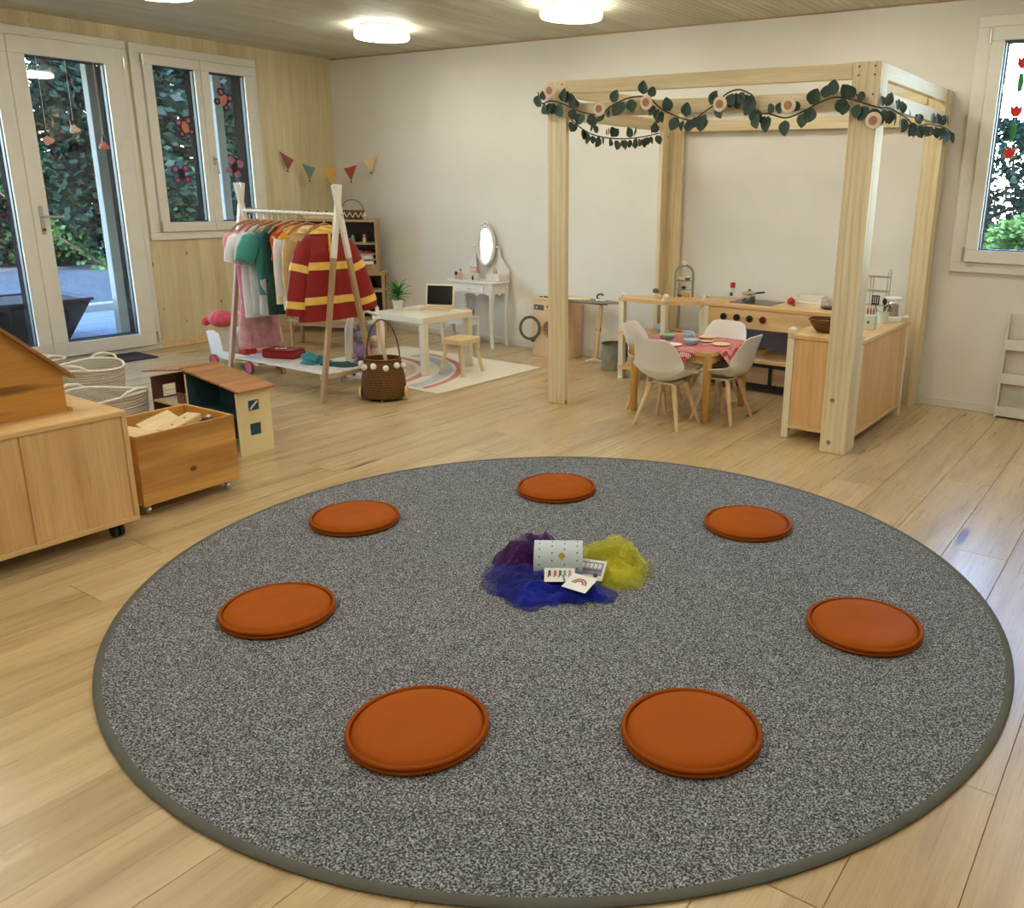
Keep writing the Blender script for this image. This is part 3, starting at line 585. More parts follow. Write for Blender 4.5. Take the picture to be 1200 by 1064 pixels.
# centre of the rug: tin, scarves, cards
def scarf(name, label, mat, cx, cy, bound, H, seed, layers=3):
    """crumpled gauze: irregular outline around (cx,cy), several crumpled layers"""
    t = thing(name, label, 'scarf', (cx, cy, .0125)); m = MB()
    def R(th):
        th %= 2*PI; k = th/(2*PI)*len(bound); i = int(k) % len(bound); f = k-int(k); f = f*f*(3-2*f)
        return bound[i]*(1-f)+bound[(i+1) % len(bound)]*f
    for L in range(layers):
        def fn(u, v):
            th = 2*PI*u; r = R(th)*v*(1-.13*L)*(1+.16*noise.noise((3*math.cos(th)+seed, 3*math.sin(th)+L*3, 0))+.10*noise.noise((8*math.cos(th)+seed, 8*math.sin(th), L)))
            x, y = r*math.cos(th), r*math.sin(th)
            env = max(0, 1-v**3.2)**.6
            rid = max(0, 1-3.0*abs(noise.noise((x*9+seed*3, y*9, L*2.1))))*.85+max(0, 1-3*abs(noise.noise((x*19+L, y*19+seed, L*5))))*.30
            z = H*env*(.30+.5*rid+.22*noise.noise((x*7+seed, y*7, 9))+.16*L)+.006*abs(noise.noise((x*40, y*40, seed)))*(1-.3*env)+.001
            return Vector((x+.012*noise.noise((x*20, y*20, z*20+seed)), y+.012*noise.noise((y*20, x*20, seed)), z))
        m.grid(fn, 110, 40, True, False)
    m.build('fabric', mat, t, 80); return t
scarf('tulle_scarf', 'crumpled purple tulle scarf behind the pale tin', MT['tulle_purple'], 5.365, -3.67, [.12, .14, .17, .17, .16, .16, .17, .15, .12, .11], .11, 3)
scarf('tulle_scarf', 'crumpled royal blue tulle scarf spread under the cards', MT['tulle_blue'], 5.51, -3.82, [.19, .29, .17, .09, .08, .09, .14, .22, .27, .22, .17, .15, .16, .17, .13, .13], .060, 8)
scarf('tulle_scarf', 'crumpled yellow tulle scarf beside the pale tin', MT['tulle_yellow'], 5.635, -3.535, [.15, .13, .15, .18, .19, .16, .15, .18], .10, 15, 4)
# tin lying on its side
ax = Vector((.82, .57, 0)).normalized(); 
t = thing('punched_tin', 'pale blue punched cylinder tin lying on its side', 'tin', (5.51, -3.715, .0125), math.atan2(ax.y, ax.x))
RC = .072; LC = .175
mx = Matrix.Translation((0, 0, RC+.004)) @ Matrix.Rotation(PI/2, 4, 'Y')
MB().lathe([(RC, -LC/2), (RC, LC/2), (RC-.003, LC/2), (RC-.003, -LC/2+.003), (.0001, -LC/2+.003), (.0001, -LC/2), (RC, -LC/2)], 44, mx=mx).build('shell', MT['canblue'], t, 40)
m = MB(); rd = random.Random(3)
for k in range(9):
    for q in range(4):
        a = -PI/2+ (k-.5)*PI/8+.2*(q % 2); xx = -LC/2+.02+q*.045
        n_ = Vector((0, math.sin(a), math.cos(a))); c = Vector((xx, 0, RC+.004))+n_*RC
        m.cyl(c-n_*.0004, c+n_*.0006, .0032, n=7)
m.build('punched_dots', MT['ink'], t); 
a = -.95; n_ = Vector((0, math.sin(a), math.cos(a))); c = Vector((.012, 0, RC+.004))+n_*RC
MB().cyl(c-n_*.0006, c+n_*.0022, .0125, n=20).build('medallion', MT['gold'], t)
mm = MB()
for q in range(4):
    b_ = q*PI/2; e1 = Vector((1, 0, 0)); e2 = n_.cross(e1); cc = c+n_*.0028+(e1*math.cos(b_)+e2*math.sin(b_))*.006; mm.cyl(cc-n_*.0006, cc+n_*.0004, .003, n=6)
mm.build('emblem', MT['ink'], t)
# cards
def card(label, cx, cy, rz, w_, h_, tilt, marks, z=.03):
    t = thing('picture_card', label, 'card', (cx, cy, z), rz); t.rotation_euler = (tilt, 0, rz)
    MB().box(-w_/2, w_/2, -h_/2, h_/2, 0, .0012).build('sheet', MT['card'], t, smooth=0)
    marks(t); return t
def flat(t, name, mat, polys):
    m = MB()
    for p in polys: m.prism(p, .0013, .0017)
    m.build(name, mat, t, smooth=0)
def rect(x0, x1, y0, y1): return [(x0, y0), (x1, y0), (x1, y1), (x0, y1)]
def circ(x, y, r, n=14): return [(x+r*math.cos(2*PI*k/n), y+r*math.sin(2*PI*k/n)) for k in range(n)]
def bus(t):
    flat(t, 'bus_body', MT['greyplush'], [rect(-.05, .05, -.022, .03)])
    m = MB()
    for k in range(6): m.prism(rect(-.046+k*.0155, -.034+k*.0155, .006, .025), .0018, .0021)
    m.build('bus_windows', MT['card'], t, smooth=0); m = MB().prism(circ(-.028, -.022, .009), .0018, .0022).prism(circ(.03, -.022, .009), .0018, .0022); m.build('bus_wheels', MT['ink'], t, smooth=0)
    m = MB().prism(rect(-.05, .05, -.004, -.001), .0018, .0021); m.build('bus_stripe', MT['ink'], t, smooth=0)
def dance(t):
    for k, (mm_, x) in enumerate((('ink', -.036), ('pink', -.016), ('green', .002), ('sage', .018), ('lav', .036))):
        flat(t, 'figure', MT[mm_], [circ(x, .012, .005), [(x-.003, .008), (x+.003, .008), (x+.007, -.012), (x+.001, -.006), (x-.004, -.018), (x-.007, -.012)], [(x-.011, .006), (x, .002), (x+.010, .010), (x+.001, .006)]])
def bow(t):
    for k, mm_ in enumerate(('brown', 'rosy', 'bunt1')):
        r0, r1 = .030-.006*k, .025-.006*k
        flat(t, 'arc', MT[mm_], [[(r0*math.cos(PI*q/10), r0*math.sin(PI*q/10)-.008) for q in range(11)]+[(r1*math.cos(PI*q/10), r1*math.sin(PI*q/10)-.008) for q in range(10, -1, -1)]])
card('white card with a grey bus drawing leaning on the tin', 5.622, -3.682, .30, .118, .082, .62, bus, .070)
card('white card with dancing coloured figures on the blue scarf', 5.570, -3.790, .62, .108, .072, .42, dance, .078)
card('white card with a brown rainbow on the blue scarf', 5.660, -3.795, .02, .098, .082, .25, bow, .070)

# ================================================================ TIMBER FRAME AND GARLAND
t = thing('timber_canopy_frame', 'pale pine four post canopy frame around the play kitchen', 'frame', (3.805, -1.53, 0))
PW = .142; X1 = 5.842-3.805; Y1 = 1.53-.014
TB = .034
def post(x0, yb, ys0, ys1, side):
    """corner post: wide board across plus a side board, both full height"""
    MB().box(x0, x0+PW, yb, yb+TB, .0005, 2.012, .003).build('post_board', MT['pine'], t, smooth=0)
    xs = x0 if side < 0 else x0+PW-TB
    MB().box(xs, xs+TB, ys0, ys1, .0005, 2.012, .003).build('post_side_board', MT['pine'], t, smooth=0)
post(0, 0, TB+.0005, .130, -1); post(X1-PW, 0, TB+.0005, .130, 1)
post(0, Y1-TB, Y1-.140, Y1-TB-.0005, -1); post(X1-PW, Y1-TB, Y1-.140, Y1-TB-.0005, 1)
for zz in ((1.935, 2.011), (1.802, 1.880)):
    MB().box(PW+.0005, X1-PW-.0005, .002, .042, *zz, .003).build('rail', MT['pine_x'], t, smooth=0)
    MB().box(PW+.0005, X1-PW-.0005, Y1-.044, Y1-.004, *zz, .003).build('rail', MT['pine_x'], t, smooth=0)
    MB().box(.002, .040, .1305, Y1-.1405, *zz, .003).build('rail', MT['pine_y'], t, smooth=0)
    MB().box(X1-.040, X1-.002, .1305, Y1-.1405, *zz, .003).build('rail', MT['pine_y'], t, smooth=0)
for x in (.03, .11, X1-.11, X1-.03):
    for z in (1.99, 1.95, 1.86): MB().cyl((x, -.0015, z), (x, .002, z), .005, n=10).build('screw', MT['dark'], t)
for z, k in ((.30, 0), (.06, 1)):
    MB().cyl((X1-PW+.05, -.002, z), (X1-PW+.05, .002, z), .013, n=14).build('bolt', MT['slice'], t)

g = thing('leaf_garland', 'eucalyptus leaf garland draped over the timber frame rails', 'garland', (3.805, -1.56, 1.80))
def gp(x, y, z): return Vector((x-3.805, y+1.56, z-1.80))
runs = [
 [(3.767, 1.947), (3.793, 1.883), (3.865, 1.895), (3.961, 1.873), (4.087, 1.826), (4.227, 1.807), (4.304, 1.852), (4.414, 1.889), (4.511, 1.895), (4.567, 1.879), (4.63, 1.83), (4.697, 1.799)],
 [(4.697, 1.799), (4.823, 1.76), (4.91, 1.801), (4.985, 1.847), (5.043, 1.891), (5.112, 1.906), (5.187, 1.877)],
 [(5.187, 1.877), (5.20, 1.83), (5.218, 1.784), (5.285, 1.782), (5.382, 1.758), (5.472, 1.785), (5.55, 1.823), (5.636, 1.848), (5.733, 1.832), (5.829, 1.802), (5.875, 1.79)]]
gs = [[gp(x, -1.575, z) for x, z in rn] for rn in runs]
gs.append([gp(5.875, -1.575, 1.79), gp(5.875, -1.45, 1.80), gp(5.87, -1.30, 1.793), gp(5.87, -1.11, 1.778), gp(5.87, -.93, 1.751), gp(5.87, -.645, 1.775), gp(5.87, -.50, 1.778), gp(5.87, -.24, 1.78), gp(5.875, -.06, 1.752)])
gs.append([gp(3.96, -1.50, 1.79), gp(3.97, -1.30, 1.72), gp(3.97, -1.0, 1.705), gp(3.97, -.7, 1.73), gp(3.97, -.45, 1.77)])
def smooth_path(p, n=4):
    q = []
    for i in range(len(p)-1):
        a, b, c, d = p[max(i-1, 0)], p[i], p[i+1], p[min(i+2, len(p)-1)]
        for k in range(n):
            t_ = k/n; q.append(.5*((2*b)+(c-a)*t_+(2*a-5*b+4*c-d)*t_*t_+(3*b-a-3*c+d)*t_**3))
    return q+[p[-1]]
def leafmesh():
    m = MB(); n = 7
    out = []
    for i in range(n+1):
        s_ = i/n; out.append((s_, .5*math.sin(PI*s_**.8)**.75*.86))
    for i in range(n):
        (a, wa), (b, wb) = out[i], out[i+1]
        za, zb = .10*math.sin(PI*a), .10*math.sin(PI*b)
        m.add([(0, 0, a), (wa, -za, a), (wb, -zb, b), (0, 0, b)], [(0, 1, 2, 3)]); m.add([(0, 0, a), (0, 0, b), (-wb, -zb, b), (-wa, -za, a)], [(0, 1, 2, 3)])
    return m
lf0 = None; rd = random.Random(11)
def put_leaf(pos, rot, s):
    global lf0
    if lf0 is None:
        lf0 = leafmesh().build('leaf', MT['leaf'], g, 80)
        sol = None
        lf0.location = pos; lf0.rotation_euler = rot; lf0.scale = (s, s, s)
    else: piece(lf0, g, pos, rot=rot, scale=(s, s, s))
for gi, rn in enumerate(gs):
    MB().tube(smooth_path(rn), .0042 if gi != 4 else .004, 6).build('stem', MT['stem'], g)
    k = 0
    for a, b in zip(rn[:-1], rn[1:]):
        L = (b-a).length; nl = max(1, round(L/.027))
        for q in range(nl):
            c = a.lerp(b, (q+rd.random()*.6)/nl); k += 1
            if rd.random() < .10: continue
            up = 1 if (rd.random() < .38) else -1
            s = rd.uniform(.055, .088) if gi < 3 else rd.uniform(.05, .075)
            yaw_ = rd.uniform(-.5, .5) if gi < 3 else (PI/2+rd.uniform(-.9, .3) if gi == 3 else PI/2+rd.uniform(-.5, .5))
            tilt = rd.uniform(-.75, .75)
            off = Vector((0, -.006, .012*up)) if gi < 3 else Vector((.006, 0, .01*up))
            rot = Matrix.Rotation(yaw_, 3, 'Z') @ Matrix.Rotation(tilt+(0 if up > 0 else PI), 3, 'Y') @ Matrix.Rotation(rd.uniform(-.3, .3), 3, 'X')
            put_leaf(c+off, rot.to_euler(), s)
for x, z in ((3.878, 1.948), (4.239, 1.835), (4.557, 1.859), (5.016, 1.835), (5.405, 1.816), (5.85, 1.731)):
    c = gp(x, -1.60, z); m = MB().lathe([(.0001, 0), (.036, 0), (.041, .004), (.036, .009), (.0001, .007)], 18, mx=Matrix.Translation(c) @ Matrix.Rotation(PI/2, 4, 'X'))
    f = m.build('felt_flower', MT['petal'], g); MB().lathe([(.0001, .007), (.021, .009), (.022, .013), (.0001, .014)], 16, mx=Matrix.Translation(c) @ Matrix.Rotation(PI/2, 4, 'X')).build('wood_slice', MT['slice'], f)

# ================================================================ PLAY KITCHEN
def capped_leg(t, x, y, h, w=.042, cap=True, mat='lackwhite'):
    MB().box(x-w/2, x+w/2, y-w/2, y+w/2, .0005, h, .003).build('leg', MT[mat], t, smooth=0)
    if cap:
        k = w/2; MB().add([(x-k, y-k, h+.0005), (x+k, y-k, h+.0005), (x+k, y+k, h+.0005), (x-k, y+k, h+.0005), (x-k, y-k, h+.026), (x+k, y-k, h+.026), (x+k, y+k, h+.026), (x-k, y+k, h+.026), (x, y, h+.040)], [(0, 1, 2, 3), (0, 1, 5, 4), (1, 2, 6, 5), (2, 3, 7, 6), (3, 0, 4, 7), (4, 5, 8), (5, 6, 8), (6, 7, 8), (7, 4, 8)]).build('leg_cap', MT[mat], t, smooth=0)
TOPZ = .615
# counter (open side to the kitchen, panels outside)
t = thing('play_counter', 'beech play kitchen counter with white legs behind the timber post', 'counter', (5.41, -1.385, 0))
CW, CD = .425, .975
MB().box(0, CW, 0, CD, TOPZ-.028, TOPZ, .004).build('worktop', MT['beech_y'], t, smooth=0)
for x in (.021, CW-.021):
    for y in (.021, CD-.021):
        MB().box(x-.021, x+.021, y-.021, y+.021, .0005, TOPZ-.0285, .003).build('leg', MT['lackwhite'], t, smooth=0)
        k = .022; h = TOPZ; MB().add([(x-k, y-k, h+.0005), (x+k, y-k, h+.0005), (x+k, y+k, h+.0005), (x-k, y+k, h+.0005), (x-k, y-k, h+.024), (x+k, y-k, h+.024), (x+k, y+k, h+.024), (x-k, y+k, h+.024), (x, y, h+.040)], [(0, 1, 2, 3), (0, 1, 5, 4), (1, 2, 6, 5), (2, 3, 7, 6), (3, 0, 4, 7), (4, 5, 8), (5, 6, 8), (6, 7, 8), (7, 4, 8)]).build('leg_cap', MT['lackwhite'], t, smooth=0)
MB().box(.0425, CW-.0425, .008, .026, .085, TOPZ-.029).build('end_panel', MT['beech'], t, smooth=0)
MB().box(CW-.03, CW-.010, .0425, CD-.0425, .085, TOPZ-.029).build('back_panel', MT['beech'], t, smooth=0)
MB().box(.0425, CW-.0425, CD-.026, CD-.008, .085, TOPZ-.029).build('end_panel', MT['beech'], t, smooth=0)
MB().box(.0, CW, 0.0425, CD-.0425, .062, .084, .003).build('bottom_board', MT['beech_y'], t, smooth=0)
MB().box(.0425, CW-.0425, -.0, .0423, .062, .084, .003).build('bottom_board', MT['beech_h'], t, smooth=0)
MB().box(.02, CW-.031, .0425, CD-.0425, .33, .345).build('shelf', MT['beech_y'], t, smooth=0)
# stove
t = thing('play_stove', 'beech toy stove unit with black knobs against the plaster wall', 'stove', (4.378, -.42, 0))
SW, SD = .985, .40
MB().box(0, SW, 0, SD, TOPZ-.028, TOPZ, .004).build('worktop', MT['beech_h'], t, smooth=0)
for x in (.021, SW-.021):
    for y in (.021, SD-.021): MB().box(x-.021, x+.021, y-.021, y+.021, .0005, TOPZ-.0285, .003).build('leg', MT['lackwhite'], t, smooth=0)
MB().box(.0425, SW-.0425, .006, .024, .452, TOPZ-.029, .002).build('control_panel', MT['beech_h'], t, smooth=0)
for k, x in enumerate((4.539, 4.640, 4.739, 4.839)):
    kn = MB().lathe([(.024, 0), (.025, -.004), (.022, -.018), (.0001, -.019)], 20, mx=Matrix.Translation((x-4.378, .006, .524)) @ Matrix.Rotation(-PI/2, 4, 'X')).build('knob', MT['maroon' if k == 3 else 'dark'], t)
    MB().box(x-4.378-.003, x-4.378+.003, -.021, -.013, .506, .542, .001).build('grip', MT['maroon' if k == 3 else 'dark'], kn, smooth=0)
MB().box(.0425, SW-.0425, .008, SD-.03, .214, .238, .002).build('shelf', MT['beech_h'], t, smooth=0)
MB().box(.0425, SW-.0425, SD-.018, SD-.008, .24, .586).build('back_board', MT['greyplush'], t, smooth=0)
m = MB(); ring(m, .0425, SW-.0425, .030, .2135, .02, .02, .034, .026, .018, .04, .001); m.box(SW/2+.03, SW/2+.055, .018, .04, .064, .1875); m.build('black_frame', MT['black'], t, smooth=0)
for x0, x1 in ((.064, SW/2+.029), (SW/2+.056, SW-.064)): MB().box(x0, x1, .028, .044, .066, .186).build('door', MT['tan'], t, smooth=0)
MB().box(.155, .48, .085, .345, TOPZ+.0003, TOPZ+.003, .001).build('cooktop', MT['screen'], t, smooth=0)
# corner shelf
t = thing('corner_play_shelf', 'open angled beech corner shelf with white posts', 'shelf', (3.78, -.60, 0))
poly = [(-.02, .0), (.37, -.01), (.592, .215), (.592, .54), (.47, .54), (.21, .30), (-.03, .22)]
for z, nm in ((TOPZ-.028, 'worktop'), (.335, 'shelf'), (.075, 'shelf')): MB().prism(poly, z, z+.026).build(nm, MT['beech_h'], t, smooth=0)
for q, (x, y) in enumerate(((.004, .022), (.365, .016), (.568, .235))):
    for z0, z1 in ((.0005, .0745), (.1015, .3345), (.3615, TOPZ-.0285)): MB().box(x-.021, x+.021, y-.021, y+.021, z0, z1, .002).build('leg', MT['lackwhite'], t, smooth=0)
    MB().lathe([(.020, TOPZ-.0015), (.020, TOPZ+.022), (.012, TOPZ+.030), (.0001, TOPZ+.031)], 14, (x, y, 0)).build('leg_cap', MT['lackwhite'], t)

Z0 = TOPZ+.0005
# items on the corner shelf
t = thing('arch_scale', 'sage green arch shaped toy rack on the corner shelf', 'toy', (4.135, -.285, Z0), math.radians(38))
arc = [(.068*math.cos(a), 0, .165+.068*math.sin(a)) for a in [PI*k/14 for k in range(15)]]
MB().tube([(.068, 0, 0)]+arc+[(-.068, 0, 0)], .009, 8).build('arch', MT['sage'], t)
MB().box(-.06, .06, -.02, .02, .052, .058, .001).build('shelf', MT['sage'], t, smooth=0)
MB().box(-.06, .06, -.02, .02, .118, .124, .001).build('shelf', MT['sage'], t, smooth=0)
MB().lathe([(.012, .233), (.014, .245), (.016, .262), (.0001, .268)], 12).build('finial', MT['glassy'], t)
def small(name, label, cat, loc, shapes, rz=0, group=None):
    """shapes: list of (partname, material, MB)"""
    if len(shapes) == 1:
        o = shapes[0][2].build(name, MT[shapes[0][1]], None, loc=loc, rz=rz); return tag(o, label, cat, group)
    t = thing(name, label, cat, loc, rz, group)
    for pn, mt, mb_ in shapes: mb_.build(pn, MT[mt], t)
    return t
ca = math.cos(math.radians(38)); sa = math.sin(math.radians(38))
def on_arch(d, z): return (4.135+d*ca, -.285+d*sa, Z0+z)
small('toy_bread', 'cream toy bread on the upper rack of the arch', 'toy', on_arch(-.030, .1245), [('loaf', 'creamc', MB().ell((0, 0, .014), (.022, .014, .014)))])
small('toy_cup', 'dark toy cup with cream top on the arch rack', 'toy', on_arch(.026, .1245), [('cup', 'olive', MB().lathe([(.014, 0), (.021, .018), (.0001, .018)], 14)), ('cream', 'creamc', MB().ell((0, 0, .022), (.019, .019, .014)))])
small('toy_fruit', 'black toy fruit on the middle rack of the arch', 'toy', on_arch(.0, .0585), [('fruit', 'dark', MB().ell((0, 0, .012), (.019, .013, .012)))])
small('toy_cheese', 'yellow toy cheese under the arch', 'toy', on_arch(.022, .0), [('wedge', 'yellowc', MB().prism([(-.022, -.012), (.022, -.012), (.02, .014)], 0, .030))])
small('toy_fish', 'grey toy fish under the arch', 'toy', on_arch(-.030, .0), [('body', 'olive', MB().ell((0, 0, .012), (.024, .010, .011)))])
small('toy_mushroom', 'toy mushroom with dark cap on the corner shelf', 'toy', (3.985, -.44, Z0), [('cap', 'olive', MB().lathe([(.0001, .036), (.020, .034), (.026, .046), (.016, .064), (.0001, .068)], 14)), ('stalk', 'creamc', MB().cyl((0, 0, 0), (0, 0, .040), .009))])
small('toy_egg', 'cream toy egg on the corner shelf', 'toy', (4.025, -.45, Z0), [('egg', 'creamc', MB().ell((0, 0, .014), (.020, .014, .014)))])
small('toy_roll', 'pale toy bread roll on the corner shelf', 'toy', (4.055, -.405, Z0), [('roll', 'card', MB().ell((0, 0, .014), (.024, .016, .014)))])
small('toy_dish', 'small flat white dish beside the corner shelf post', 'dish', (4.255, -.17, Z0), [('dish', 'glassy', MB().lathe([(.028, 0), (.042, .010), (.036, .010), (.0001, .004)], 18))])
small('toy_bag', 'pale blue folded toy bag on the lower corner shelf', 'bag', (4.02, -.42, .3615), [('bag', 'sky', MB().ell((0, 0, .03), (.05, .035, .03)))])
small('toy_pan', 'small flat toy board on the lower corner shelf', 'board', (4.14, -.40, .3615), [('board', 'tan', MB().box(-.04, .04, -.025, .025, 0, .012, .003))])
# stove top
t = thing('salt_bottle', 'clear bottle with red cap on the toy stove', 'bottle', (4.455, -.115, Z0))
MB().lathe([(.016, 0), (.019, .004), (.019, .060), (.016, .068), (.016, .080)], 16).build('body', MT['ceramic'], t); MB().lathe([(.019, .0805), (.019, .112), (.017, .118), (.0001, .118)], 16).build('cap', MT['red'], t)
MB().lathe([(.0195, .012), (.0195, .055)], 16).build('wrapper', MT['card'], t); MB().box(-.012, .012, -.0205, -.0198, .02, .048).build('print', MT['ink'], t, smooth=0)
t = thing('toy_pot', 'steel toy pot with black handle on the cooktop', 'pot', (4.636, -.215, TOPZ+.0035))
MB().lathe([(.045, 0), (.047, .004), (.047, .058), (.049, .060), (.049, .063)], 28).build('pan', MT['chrome'], t); MB().lathe([(.052, .0635), (.050, .068), (.012, .076), (.0001, .076)], 28).build('lid', MT['steel'], t)
MB().tube([(.045, -.0, .062), (.07, -.01, .066), (.125, -.02, .076)], [.006, .007, .006], 8).build('handle', MT['dark'], t); MB().lathe([(.006, .0765), (.010, .085), (.0001, .090)], 12).build('knob', MT['dark'], t)
small('toy_apple', 'red toy apple on the stove worktop', 'apple', (4.945, -.185, Z0), [('fruit', 'red', MB().ell((0, 0, .026), (.028, .028, .026))), ('stem', 'stem', MB().cyl((0, 0, .050), (.004, 0, .062), .002, n=6))])
small('toy_spoon', 'tiny dark wooden scoop beside the toy apple', 'scoop', (4.985, -.235, Z0), [('bowl', 'wickerdark', MB().ell((0, 0, .008), (.014, .010, .008))), ('handle', 'wickerdark', MB().cyl((-.012, 0, .010), (-.03, -.01, .018), .003, n=6))])
for k, (dz, w_, d_, mt, lab) in enumerate(((0, .20, .15, 'creamc', 'lowest cream cook book in the pile on the stove'), (.022, .19, .14, 'card', 'middle white cook book in the pile on the stove'), (.046, .175, .135, 'lackwhite', 'topmost pale book in the pile on the stove'))):
    t = thing('cook_book', lab, 'book', (5.065, -.095, Z0+dz), .06*(k-1), 'books stacked on the stove'); h = (.0215, .0235, .020)[k]
    MB().box(-w_/2, w_/2, -d_/2, d_/2, 0, .003).box(-w_/2, w_/2, -d_/2, d_/2, h-.003, h).box(-w_/2, -w_/2+.003, -d_/2, d_/2, .003, h-.003).build('cover', MT[mt], t, smooth=0)
    MB().box(-w_/2+.0035, w_/2-.004, -d_/2+.004, d_/2-.004, .0032, h-.0032).build('pages', MT['card'], t, smooth=0)
small('dark_plate', 'flat dark plate on the right end of the stove', 'plate', (5.235, -.20, Z0), [('plate', 'dark', MB().lathe([(.04, 0), (.065, .012), (.058, .012), (.0001, .004)], 24))])
t = thing('toy_colander', 'shiny steel bowl on the shelf under the stove', 'bowl', (4.752, -.21, .2385)); MB().lathe([(.03, 0), (.032, .006), (.055, .026), (.066, .046), (.063, .046), (.05, .026), (.0001, .01)], 26).build('bowl', MT['chrome'], t)
for s_ in (-1, 1): MB().tube([(s_*.064, -.015, .044), (s_*.085, -.008, .046), (s_*.085, .008, .046), (s_*.064, .015, .044)], .003, 6).build('handle', MT['steel'], t)
small('toy_kettle', 'dark toy pan on the shelf under the stove', 'pan', (4.65, -.22, .2385), [('pan', 'dark', MB().lathe([(.034, 0), (.038, .004), (.038, .03), (.035, .03), (.0001, .006)], 20)), ('handle', 'dark', MB().cyl((-.036, 0, .026), (-.09, -.01, .032), .005, n=8))])
# counter top
t = thing('bread_basket', 'shallow round wicker basket on the counter worktop', 'basket', (5.56, -1.20, Z0))
MB().lathe([(.045, 0), (.065, .02), (.088, .055), (.095, .07), (.089, .07), (.060, .02), (.0001, .006)], 26).build('bowl', MT['wicker'], t); MB().tube([(.092*math.cos(2*PI*k/24), .092*math.sin(2*PI*k/24), .071) for k in range(24)], .006, 6, True).build('rim', MT['wicker'], t)
MB().tube([(.092, 0, .072), (.085, 0, .10), (.07, 0, .12)], .004, 6).build('handle_stub', MT['wickerdark'], t)
t = thing('clothes_peg_box', 'small square cream tin with wooden pegs on the counter', 'tin', (5.735, -.93, Z0), .1); MB().box(-.034, .034, -.034, .034, 0, .085, .003).build('box', MT['ceramic'], t, smooth=0)
MB().prism(circ(-.004, .045, .008), -.0352, -.0341, 'Y').build('print', MT['ink'], t, smooth=0)
for k in range(3): MB().ell((-.018+.016*k, -.004+.006*k, .105), (.007, .007, .022)).build('peg', MT['slice'], t)
t = thing('utensil_cup', 'pale green cup holding toy utensils on the counter', 'cup', (5.73, -.655, Z0)); MB().lathe([(.030, 0), (.036, .075), (.033, .075), (.028, .004), (.0001, .004)], 20).build('cup', MT['ceramic'], t)
def utensil(lab, dx, dy, head):
    t = thing('toy_utensil', lab, 'utensil', (5.73+dx*.3, -.655+dy*.3, Z0+.008), group='utensils in the pale green cup'); MB().cyl((0, 0, 0), (dx, dy, .11), .003, n=6).build('handle', MT['dark'], t); head(t, dx, dy)
def spat(t, dx, dy):
    m = MB()
    for k in range(4): m.box(dx-.022+k*.013, dx-.014+k*.013, dy-.002, dy+.002, .112, .158)
    m.box(dx-.022, dx+.025, dy-.002, dy+.002, .105, .115).box(dx-.022, dx+.025, dy-.002, dy+.002, .156, .163); m.build('slotted_head', MT['dark'], t, smooth=0)
def ladle(t, dx, dy): MB().ell((dx+.008, dy, .118), (.020, .018, .016)).build('ladle_bowl', MT['chrome'], t)
def spoon(t, dx, dy): MB().ell((dx, dy, .125), (.014, .006, .022)).build('spoon_bowl', MT['dark'], t)
utensil('dark slotted toy spatula standing in the pale green cup', -.040, -.012, spat); utensil('steel toy ladle standing in the pale green cup', .03, .0, ladle); utensil('dark toy spoon standing in the pale green cup', -.004, .02, spoon)
t = thing('toy_coffee_maker', 'white toy coffee maker on the far end of the counter', 'coffee maker', (5.752, -.53, Z0)); MB().lathe([(.055, 0), (.058, .004), (.058, .03), (.052, .036), (.0001, .036)], 24).build('base', MT['glassy'], t)
MB().lathe([(.038, .038), (.04, .042), (.04, .11), (.036, .112)], 24).build('jug', MT['steel'], t); MB().lathe([(.05, .134), (.054, .138), (.054, .150), (.048, .154), (.0001, .156)], 24).build('top_plate', MT['glassy'], t)
MB().box(.030, .050, -.012, .012, .0365, .1335, .004).build('column', MT['glassy'], t, smooth=0); MB().tube([(-.02, -.036, .10), (-.03, -.065, .095), (-.03, -.065, .06), (-.02, -.038, .052)], .004, 6).build('jug_handle', MT['dark'], t)
# wire rack on the stove end
t = thing('wire_stand', 'three tier wire stand on the worktop behind the coffee maker', 'wire rack', (5.30, -.095, Z0)); t.location = (5.635, -.455, Z0)
m = MB()
for k, z in enumerate((.085, .175, .265)):
    m.tube([(-.085, -.03, z), (.055, -.03, z), (.055, .03, z), (-.085, .03, z)], .0028, 6, True)
    for q in range(5): m.cyl((-.085+.028*q, -.03, z), (-.085+.028*q, .03, z), .0018, n=5)
m.build('tier', MT['steel'], t); m = MB()
for y in (-.03, .03):
    m.tube([(-.05, y, .0), (-.05, y, .265)], .003, 6).tube([(.055, y, 0), (.055, y, .265)], .003, 6)
m.build('upright', MT['steel'], t); MB().tube([(.055, -.03, .265)]+[(.055, -.03*math.cos(a), .285+.03*math.sin(a)) for a in [PI*k/10 for k in range(11)]]+[(.055, .03, .265)], .0032, 6).build('handle', MT['steel'], t)

